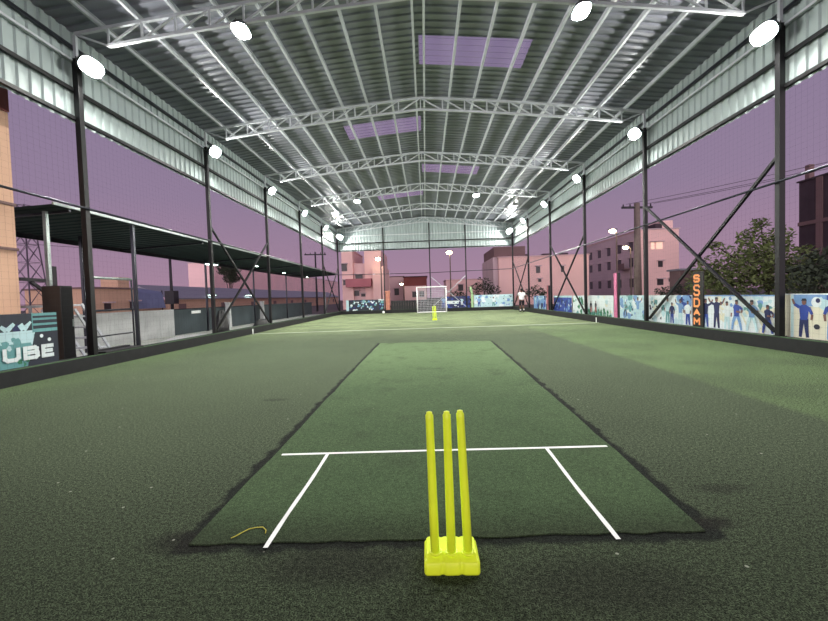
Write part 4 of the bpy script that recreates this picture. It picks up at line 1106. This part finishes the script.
tree((q.x, 14.8), [(0, 0, 1.7, 1.1, .9), (.9, 0, 2.0, 1.1, .9), (-.7, 0, 1.3, .8, .8), (2.0, .2, 1.6, 1.0, .9)], 'leafdark', 'dark green bush in front of the unfinished building at right', .08, .13, 430, 'bush', 'dense_bush', 5)
q = atY(680, 292, 24.4)
tree((q.x, 24.4), [(0, 0, 1.2, .5, .4), (-.6, 0, 1.1, .4, .35), (-1.1, 0, 1.1, .4, .35)], 'leafdark', 'small dry bush peeping over banners left of the orange letters', .05, .1, 500, 'bush', 'dense_bush', 6)
Y = 42; p = lambda px, py: atY(px, py, Y)
for a, b, s_, lb, sd in ((484, 282, .75, 'bare looking dark bush over the pale far banner', 7), (459, 292, .6, 'dark bush above the blue far banner', 8)):
    q = p(a, b); r = 14 * Y / 400 * s_
    tree((q.x, Y), [(0, 0, q.z - .3, r, r * .8), (-r * .8, 0, q.z - .8, r * .8, r * .6), (r * .8, 0, q.z - .9, r * .8, r * .6)], 'leafdark', lb, .08, .16, 130, 'bush', 'dense_bush', sd)
q = p(535, 292); tree((q.x, Y), [(0, 0, 1.5, .9, .6), (.9, 0, 1.3, .7, .5), (-.9, 0, 1.2, .7, .5)], 'leafdark', 'low dark bush before the pink building, right of the walking person', .06, .15, 160, 'bush', 'dense_bush', 9)
q = atX(229, 271, -33); tree((q.x, q.y), [(0, 0, q.z + .1, 1.3, 1.1), (0, 1.7, q.z + .3, 1.2, 1.1), (0, -1.9, q.z + .1, 1.1, .9), (0, .4, q.z - 1.2, 1.2, 1.0), (0, 1.9, q.z - 1.0, 1.0, .9)], 'leafdark', 'dark tree beyond the shed, right of the second left column', .15, .22, 300, seed=10)

# ------------------------------------------------------------------ sky, view, camera
w = bpy.data.worlds.new('dusk'); sc.world = w; w.use_nodes = True
nt = w.node_tree; N = nt.nodes; L = nt.links; bg = N['Background']
tc = N.new('ShaderNodeTexCoord'); sep = N.new('ShaderNodeSeparateXYZ'); L.new(tc.outputs['Generated'], sep.inputs[0])
rp = N.new('ShaderNodeValToRGB'); e = rp.color_ramp.elements
e[0].position = 0.0; e[0].color = (*lin((170, 136, 158)), 1)
e[1].position = .65; e[1].color = (*lin((130, 120, 150)), 1)
n_ = e.new(.22); n_.color = (*lin((146, 127, 154)), 1)
L.new(sep.outputs[2], rp.inputs['Fac'])
mr = N.new('ShaderNodeMapRange'); mr.interpolation_type = 'SMOOTHSTEP'      # low fill glow added to the sky behind the camera
mr.inputs['From Min'].default_value = -.2; mr.inputs['From Max'].default_value = -1.0
L.new(sep.outputs[1], mr.inputs['Value'])
mr2 = N.new('ShaderNodeMapRange'); mr2.interpolation_type = 'SMOOTHSTEP'; mr2.inputs['From Min'].default_value = .75; mr2.inputs['From Max'].default_value = .0
L.new(sep.outputs[2], mr2.inputs['Value'])
mu = N.new('ShaderNodeMath'); mu.operation = 'MULTIPLY'; L.new(mr.outputs[0], mu.inputs[0]); L.new(mr2.outputs[0], mu.inputs[1])
mx = N.new('ShaderNodeMix'); mx.data_type = 'RGBA'; L.new(mu.outputs[0], mx.inputs['Factor']); L.new(rp.outputs['Color'], mx.inputs[6]); mx.inputs[7].default_value = (3.6, 3.15, 3.3, 1)
L.new(mx.outputs[2], bg.inputs['Color']); bg.inputs['Strength'].default_value = 1.0

cam = bpy.data.cameras.new('camera'); co = bpy.data.objects.new('camera', cam); COL.objects.link(co)
cam.sensor_width = 36; cam.lens = F / 828 * 36; cam.clip_end = 500; cam.clip_start = .05
cy, sy, cp, sp_ = math.cos(YAW), math.sin(YAW), math.cos(PITCH), math.sin(PITCH)
fwd = Vector((-sy * cp, cy * cp, sp_)); right = Vector((cy, sy, 0)); upv = right.cross(fwd)
cr, sr = math.cos(ROLL), math.sin(ROLL)
R_ = right * cr - upv * sr * -1 if False else right * cr - upv * sr
U_ = right * sr + upv * cr
co.matrix_world = Matrix.Translation(CAM) @ Matrix((R_, U_, -fwd)).transposed().to_4x4()
sc.camera = co
sc.view_settings.view_transform = 'Standard'; sc.view_settings.look = 'None'; sc.view_settings.exposure = 0
sc.cycles.use_denoising = True; sc.cycles.sample_clamp_indirect = 6; sc.cycles.max_bounces = 6
